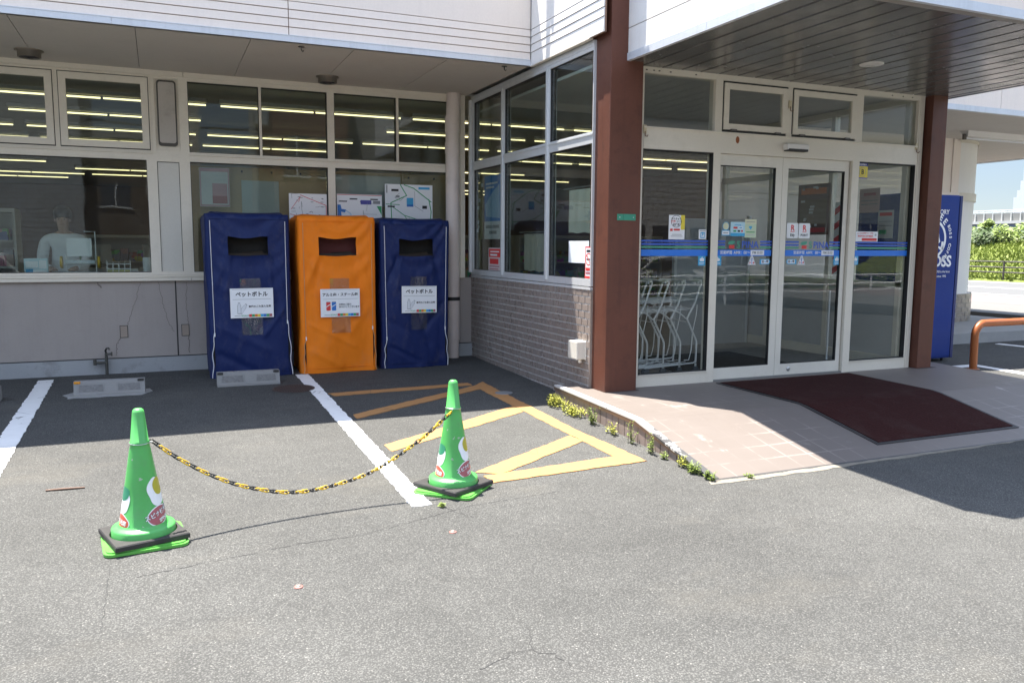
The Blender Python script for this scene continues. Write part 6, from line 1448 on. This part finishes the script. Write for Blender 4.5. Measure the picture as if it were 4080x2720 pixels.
def paver_mat():
    m = bpy.data.materials.new('pink_paver'); nt, out = nodes(m); t = NT(nt); b = t.n('ShaderNodeBsdfPrincipled'); t.l(b.outputs[0], out.inputs[0])
    co = t.n('ShaderNodeTexCoord').outputs['Object']; br = t.n('ShaderNodeTexBrick'); br.inputs['Scale'].default_value = 1; br.inputs['Brick Width'].default_value = .3; br.inputs['Row Height'].default_value = .3; br.offset = 0
    br.inputs['Mortar Size'].default_value = .012; br.inputs['Color1'].default_value = (.165, .118, .107, 1); br.inputs['Color2'].default_value = (.19, .14, .13, 1); br.inputs['Mortar'].default_value = (.18, .155, .14, 1)
    t.l(co, br.inputs['Vector']); t.l(br.outputs[0], b.inputs['Base Color']); b.inputs['Roughness'].default_value = .85; return m
tag(MB().box(20.0, 23.2, -30, 90, -.2, .020).build('pavement', paver_mat()), 'pink paved strip along the road', 'pavement', kind='structure')
tag(MB().box(23.2, 33.4, -30, 90, -.2, .010).build('road', mat('far_road', (.10, .10, .099), .9, var=.05)), 'pale asphalt road running past the shop', 'road', kind='structure')
q = MB(); [q.box(a, b, -30, 90, .010, .014) for a, b in ((23.9, 24.1), (28.0, 28.2), (32.3, 32.5))]; tag(q.build('road_line', WPAINT), 'white lane lines on the road beyond the car park', 'road marking', kind='structure')
gb = MB(); prof = [(33.4, .0), (33.6, .12), (34.0, .2), (36.5, 1.15), (39, 1.8), (44, 2.2), (60, 2.2)]
for (x0, z0), (x1, z1) in zip(prof, prof[1:]): gb.quad((x0, -20, z0), (x1, -20, z1), (x1, 95, z1), (x0, 95, z0))
tag(gb.build('grass_bank', mat('bank_soil', (.12, .15, .025), .95, var=.3, vscale=.8)), 'green bank rising beyond the road', 'bank', kind='structure')
GRS = mat('grass_blade', (.19, .235, .035), .7, var=.35, vscale=.5)
gr = MB(); rnd = random.Random(5)
for i in range(15000):
    y = rnd.uniform(21, 36); x = rnd.uniform(33.5, 38.5)
    z = next(z0+(z1-z0)*(x-x0)/(x1-x0) for (x0, z0), (x1, z1) in zip(prof, prof[1:]) if x <= x1)
    h_ = rnd.uniform(.05, .17); a = rnd.uniform(0, 2*PI); w_ = rnd.uniform(.03, .09); lx_, ly_ = rnd.uniform(-.12, .12), rnd.uniform(-.12, .12)
    gr.add([(x-w_*math.cos(a), y-w_*math.sin(a), z-.02), (x+w_*math.cos(a), y+w_*math.sin(a), z-.02), (x+lx_, y+ly_, z+h_)], [(0, 1, 2)])
tag(gr.build('grass', GRS), 'sunlit bright green grass and weeds covering the roadside bank', 'grass', kind='stuff')
def shrub(x, y, z, rx, rz_, n, m_, lab, seed):
    rnd = random.Random(seed); root = empty('shrub', (x, y, z), 0, lab, 'shrub', 'shrubs on the roadside bank'); l_ = MB(); s_ = MB()
    for k in range(6): s_.tube([(0, 0, -.1), (rnd.uniform(-.4, .4)*rx, rnd.uniform(-.4, .4)*rx, rz_*rnd.uniform(.6, 1.2))], [.03, .01], 5)
    cl = [(rnd.uniform(-.75, .75)*rx, rnd.uniform(-.75, .75)*rx, rnd.uniform(.25, 1.45)*rz_, rnd.uniform(.25, .5)*rx) for _ in range(16)]
    for i in range(n):
        cx, cy, cz2, cr2 = rnd.choice(cl); d = Vector((rnd.gauss(0, 1), rnd.gauss(0, 1), rnd.gauss(0, 1))).normalized()*cr2*rnd.uniform(.5, 1.05)
        p = Vector((cx, cy, cz2))+d; u = Vector((rnd.gauss(0, 1), rnd.gauss(0, 1), rnd.gauss(0, .6))).normalized(); v = u.orthogonal().normalized(); s2 = rnd.uniform(.05, .12)
        l_.add([p-u*s2, p+v*s2*.5, p+u*s2, p-v*s2*.5], [(0, 1, 2, 3)])
    s_.build('stem', STEMM, root); l_.build('foliage', m_, root)
sh = [(39.2, 25.6, 1.6, 1.3, .45, LEAF3), (39.4, 27.4, 1.7, 1.2, .42, LEAF1), (38.6, 29.0, 1.5, 1.1, .40, LEAF3), (39.6, 30.6, 1.7, 1.3, .42, LEAF1), (38.9, 24.0, 1.6, 1.2, .45, LEAF1), (39.3, 29.4, 1.7, .38, .75, LEAF1), (39.2, 32.4, 1.6, 1.3, .6, LEAF3), (39.0, 22.3, 1.6, 1.2, .6, LEAF3), (40.2, 26.4, 1.8, 1.2, .42, LEAF3)]
SL = ['dark rounded shrub on the bank near the right edge of the photo', 'mid-green shrub in the middle of the hedge on the bank', 'dark shrub on the bank nearest the rounded corner', 'mid-green shrub partly behind the rounded corner', 'mid-green shrub cut by the right edge', 'tall thin pale shrub sticking up above the hedge', 'dark shrub hidden mostly behind the rounded corner', 'dark shrub beyond the right edge of the bank hedge', 'dark shrub in the second row of the hedge']
for i, (x, y, z, rx, rz_, m_) in enumerate(sh): shrub(x, y, z, rx, rz_, 1500, m_, SL[i], i+40)
gl_ = empty('roadside_rail', (33.55, 24, .1), 0, 'dark three-rail roadside fence before the grass bank', 'fence'); o = gl_.location
BR = mat('rail_dark', (.06, .05, .04), .5)
for z in (.40, .62, .86):
    q = MB(); q.tube([(33.55, 18, z), (33.55, 40, z)], .030, 8); q.build('rail', BR, gl_, o)
for y in range(18, 41, 2):
    q = MB(); q.tube([(33.55, y+.1, 0), (33.55, y+.1, .9)], .04, 8); q.build('post', BR, gl_, o)
ov = empty('overpass', (80, 60, 0), 0, 'long pale overpass with a railing, far beyond the bank', 'overpass'); o = ov.location
OVC = mat('overpass_concrete', (.28, .28, .27), .9, var=.06, vscale=.3)
q = MB(); q.box(79.6, 92, 20, 120, 3.9, 4.18); q.build('deck_edge', mat('overpass_pale', (.45, .45, .43), .8), ov, o)
q = MB(); q.box(79.9, 92, 20, 120, 3.0, 3.85); q.build('girder', mat('overpass_blue', (.13, .16, .24), .6), ov, o)
q = MB(); q.box(80.6, 92, 20, 120, -1, 3.0); q.build('wall', OVC, ov, o)
q = MB(); q.box(80.0, 80.15, 20, 120, 4.18, 4.98); q.build('parapet', mat('overpass_parapet', (.2, .2, .19), .9, var=.2, vscale=1.0), ov, o)
for y in range(50, 68): q = MB(); q.box(79.9, 79.998, y, y+.12, 4.18, 4.98); q.build('parapet_rib', mat('overpass_pale', (.70, .70, .67), .8), ov, o)
q = MB(); [q.tube([(80.1, 20, z), (80.1, 120, z)], .04, 6) for z in (5.1, 5.28)]; [q.tube([(80.1, y*.8, 4.98), (80.1, y*.8, 5.28)], .03, 5) for y in range(26, 140)]; q.build('railing', STEEL, ov, o)
fb = empty('far_building', (130, 86, 0), 0, 'grey stepped building on the skyline at the right edge', 'building'); o = fb.location
k_ = 130/80; BG_ = mat('far_building_grey', (.50, .53, .56), .8)
for z0, z1, y0, y1 in ((0, 5.98*k_, 60, 92.6), (5.98*k_, 6.67*k_, 60, 92.1), (6.67*k_, 7.6*k_, 60, 91.6), (7.6*k_, 9*k_, 60, 91.2)):
    q = MB(); q.box(130, 150, y0, y1, z0, z1); q.build('storey_block', BG_, fb, o)
for i in range(8):
    for j in range(3): q = MB(); q.box(129.95, 130.02, 88.3-i*1.6, 89.3-i*1.6, 5.2*k_+j*.9-1, 5.5*k_+j*.9-1); q.build('window', mat('far_window', (.12, .14, .17), .2), fb, o)
for i, (z, dz) in enumerate(((7.0, .25), (7.6, .1))):
    q = MB(); q.tube([(50, 20+t_*4, z+dz*math.sin(t_)*.2+(t_-4)**2*.012) for t_ in range(12)], .02, 5); tag(q.build('overhead_cable', BLKP), ['lower thin cable crossing the sky at the right', 'upper thin cable crossing the sky at the right'][i], 'cable')
# far skyline so that the horizon is closed
q = MB(); rnd = random.Random(77)
for i in range(150):
    a = 2*PI*i/150; r0 = 320; x, y = r0*math.cos(a), r0*math.sin(a); hh = rnd.uniform(5, 11) if not (20 < math.degrees(a) < 50) else rnd.uniform(2, 3.4)
    bm = bmesh.new(); bmesh.ops.create_cube(bm, size=1); M_ = Matrix.Translation((x, y, hh/2-1)) @ Matrix.Rotation(a, 4, 'Z') @ Matrix.Diagonal((6, 14.5, hh+2, 1)); q.frombm(bm, M=M_)
tag(q.build('distant_skyline', mat('skyline_haze', (.22, .26, .30), .9, var=.2, vscale=.02)), 'low hazy skyline of distant roofs and trees', 'skyline', kind='stuff')

# ------------------------------------------------------------------ across the road behind the viewer: seen only as reflections in the glass
def facing(name, x0, x1, y, h, lab, wallm, win=(), depth=10, bands=()):
    root = empty(name, ((x0+x1)/2, y, gh(-20)), 0, lab, 'building'); o = root.location
    q = MB(); q.box(x0, x1, y-depth, y, -.5, h); q.build('wall', wallm, root, o)
    q = MB(); q.box(x0-.2, x1+.2, y-depth-.2, y+.2, h, h+.3); q.build('roof_edge', mat('roof_edge', (.3, .3, .3), .7), root, o)
    for a, b, c, d in win:
        q = MB(); q.box(a, b, y-.1, y+.03, c, d); w_ = q.build('window', mat('dark_window', (.05, .06, .08), .1), root, o)
        q = MB(); q.box((a+b)/2-.04, (a+b)/2+.04, y+.03, y+.06, c, d); q.box(a-.08, b+.08, y+.03, y+.07, c-.1, c); q.build('window_frame', ALU, w_, o)
    return root
def siding_mat(name, c1, c2, sc):
    m = bpy.data.materials.new(name); nt, out = nodes(m); t = NT(nt); b = t.n('ShaderNodeBsdfPrincipled'); t.l(b.outputs[0], out.inputs[0])
    co = t.n('ShaderNodeTexCoord').outputs['Object']; w_ = t.n('ShaderNodeTexBrick'); w_.inputs['Scale'].default_value = sc; w_.inputs['Color1'].default_value = (*c1, 1); w_.inputs['Color2'].default_value = (*c2, 1); w_.inputs['Mortar'].default_value = tuple(x*.5 for x in c1)+(1,); w_.inputs['Mortar Size'].default_value = .02
    t.l(t.mapping(co, (1, 1, 1)), w_.inputs['Vector']); 
    mp = t.n('ShaderNodeCombineXYZ'); sp = t.n('ShaderNodeSeparateXYZ'); t.l(co, sp.inputs[0]); t.l(sp.outputs[0], mp.inputs[0]); t.l(sp.outputs[2], mp.inputs[1]); t.l(mp.outputs[0], w_.inputs['Vector'])
    t.l(w_.outputs[0], b.inputs['Base Color']); b.inputs['Roughness'].default_value = .8; return m
facing('opposite_building', -16, -3.2, -24, 12, 'grey panelled building across the road, mirrored in the left window', siding_mat('grey_panels', (.34, .36, .38), (.38, .40, .42), 1.1), [(-14, -12, 6, 8), (-9, -7, 6, 8)])
facing('opposite_building', -.4, 1.9, -21, 13, 'rough blockwork tower across the road, mirrored between the upper windows', siding_mat('rough_blocks', (.46, .43, .39), (.30, .28, .25), 2.2), [(.2, 1.2, 7.2, 8.0)])
facing('opposite_building', 5.6, 9.5, -24, 14, 'dark red-brown building across the road, mirrored in the right main windows', siding_mat('dark_bricks', (.22, .13, .10), (.17, .10, .08), 2.0), [(6.2, 7.4, 5, 7), (7.9, 9.0, 5, 7)])
facing('opposite_building', 9.8, 21, -27, 10, 'plain grey-green block across the road, mirrored between the right main windows and the doors', siding_mat('white_panels', (.26, .27, .26), (.30, .30, .29), .8), [(11+3*i, 12.6+3*i, 2.5, 4.5) for i in range(3)])
facing('opposite_building', 22, 33, -26, 9, 'pale shop with dark glazed ground floor across the road, mirrored in the left entrance panes', siding_mat('shop_panels', (.42, .42, .41), (.46, .45, .44), .8), [(23+2.6*i, 25.2+2.6*i, .3, 2.6) for i in range(4)])
facing('opposite_building', 33.5, 60, -28, 8.5, 'long teal-grey warehouse across the road, mirrored in the right entrance panes', siding_mat('teal_panels', (.20, .24, .25), (.23, .27, .28), .7), [(35+4*i, 37.5+4*i, .3, 3.0) for i in range(5)])
facing('opposite_building', -3.2, -.4, -25, 6.5, 'narrow dark house across the road, mirrored beside the cashier', siding_mat('dark_boards', (.12, .10, .09), (.14, .12, .10), 1.4), [(-2.5, -1.2, 3.2, 4.4)])
up_ = empty('utility_pole', (3.6, -14, gh(-14)), 0, 'grey utility pole with transformer across the road, mirrored in the windows', 'utility pole')
q = MB(); q.tube([(0, 0, -.3), (0, 0, 10)], [.17, .11], 14); q.build('pole', CONC, up_); q = MB(); q.tube([(.35, 0, 6.6), (.35, 0, 7.5)], .26, 18); q.build('transformer', mat('transformer_grey', (.35, .36, .36), .5), up_); q = MB(); q.box(-.9, .9, -.05, .05, 8.4, 8.5); q.build('crossarm', STEEL, up_)
q = MB(); [q.tube([(-40+t_*5, -14+dy, 8.15+(t_-8)**2*.012) for t_ in range(18)], .02, 5) for dy in (-.3, 0, .3)]; q.build('wire', BLKP, up_)
gd = empty('guard_rail', (10, -7, gh(-7)), 0, 'white three-bar guard rail by the road, mirrored low in the doors', 'guard rail'); o = gd.location
for z in (.35, .60, .88): q = MB(); q.tube([(4, -7, gh(-7)+z), (34, -7, gh(-7)+z)], .03, 8); q.build('rail', PAPER, gd, o)
for x in range(4, 35, 2): q = MB(); q.tube([(x, -7, gh(-7)-.1), (x, -7, gh(-7)+.9)], .04, 8); q.build('post', PAPER, gd, o)
hd_ = MB(); rnd = random.Random(3)
for i in range(7000):
    p = Vector((rnd.uniform(3, 36), rnd.uniform(-9.4, -8.2), gh(-9)+rnd.uniform(.1, 1.0)*(.6+.4*rnd.random()))); u = Vector((rnd.gauss(0, 1), rnd.gauss(0, 1), rnd.gauss(0, 1))).normalized(); v = u.orthogonal(); s2 = rnd.uniform(.05, .12)
    hd_.add([p-u*s2, p+v*s2*.6, p+u*s2, p-v*s2*.6], [(0, 1, 2, 3)])
tag(hd_.build('hedge', LEAF3), 'low green hedge by the road, mirrored in the doors', 'hedge')
def car(x, y, rz, col, lab):
    root = empty('parked_car', (x, y, gh(y)), rz, lab, 'car', 'cars parked behind the viewer')
    pm = mat('car_paint_'+('white' if col[0] > .5 else 'cream'), col, .25, coat=.6, fine=0, var=.02)
    q = MB(); prof = [(-2.1, .28), (-2.15, .55), (-2.05, .85), (-1.75, .95), (-1.5, 1.0), (-1.05, 1.42), (-.4, 1.52), (.5, 1.48), (1.05, 1.05), (1.75, .92), (2.05, .75), (2.12, .45), (2.05, .26)]
    n = len(prof); secs = [(-.80, .88), (-.86, .97), (-.5, 1.0), (.5, 1.0), (.86, .97), (.80, .88)]
    vs = []
    for yy, k in secs:
        for a, b in prof: vs.append((a*(.985 if abs(yy) > .6 else 1), yy*(1 if b < 1.0 else .84), .26+(b-.26)*(k if b > 1.0 else 1)))
    fs = [(j*n+i, j*n+(i+1) % n, (j+1)*n+(i+1) % n, (j+1)*n+i) for j in range(len(secs)-1) for i in range(n)] + [tuple(reversed(range(n))), tuple(range((len(secs)-1)*n, len(secs)*n))]
    q.add(vs, fs, False); q.build('body', pm, root)
    for s_ in (-1, 1):
        q = MB(); q.add([(-1.35, s_*.80, 1.03), (.85, s_*.80, 1.05), (.42, s_*.745, 1.38), (-1.0, s_*.745, 1.36)], [(0, 1, 2, 3)]); q.build('side_window', mat('car_glass', (.02, .025, .03), .08), root)
    q = MB(); q.add([(.60, -.66, 1.44), (.60, .66, 1.44), (1.08, .72, 1.08), (1.08, -.72, 1.08)], [(0, 1, 2, 3)]); q.build('windscreen', mat('car_glass', (.02, .025, .03), .08), root)
    q = MB(); q.add([(-1.56, -.66, 1.04), (-1.56, .66, 1.04), (-1.12, .64, 1.40), (-1.12, -.64, 1.40)], [(0, 1, 2, 3)]); q.build('rear_window', mat('car_glass', (.02, .025, .03), .08), root)
    for xx in (-1.32, 1.3):
        for s_ in (-1, 1):
            q = MB(); q.tube([(xx, s_*.70, .31), (xx, s_*.88, .31)], .31, 24); w_ = q.build('wheel', mat('tyre', (.03, .03, .03), .8), root); q = MB(); q.tube([(xx, s_*.875, .31), (xx, s_*.885, .31)], .2, 20); q.build('rim', STEEL, w_)
    for s_ in (-1, 1):
        q = MB(); q.bbox(2.02, 2.11, s_*.66-.15, s_*.66+.15, .62, .76, .02); q.build('headlight', PAPER, root); q = MB(); q.bbox(-2.13, -2.04, s_*.68-.12, s_*.68+.12, .68, .88, .02); q.build('tail_light', RED, root)
car(-4.4, -2.2, R(180), (.72, .72, .72), 'white hatchback parked behind the viewer, mirrored in the left window')
car(17.5, -12.2, R(8), (.55, .50, .42), 'cream compact car parked behind the viewer, mirrored in the left entrance pane')
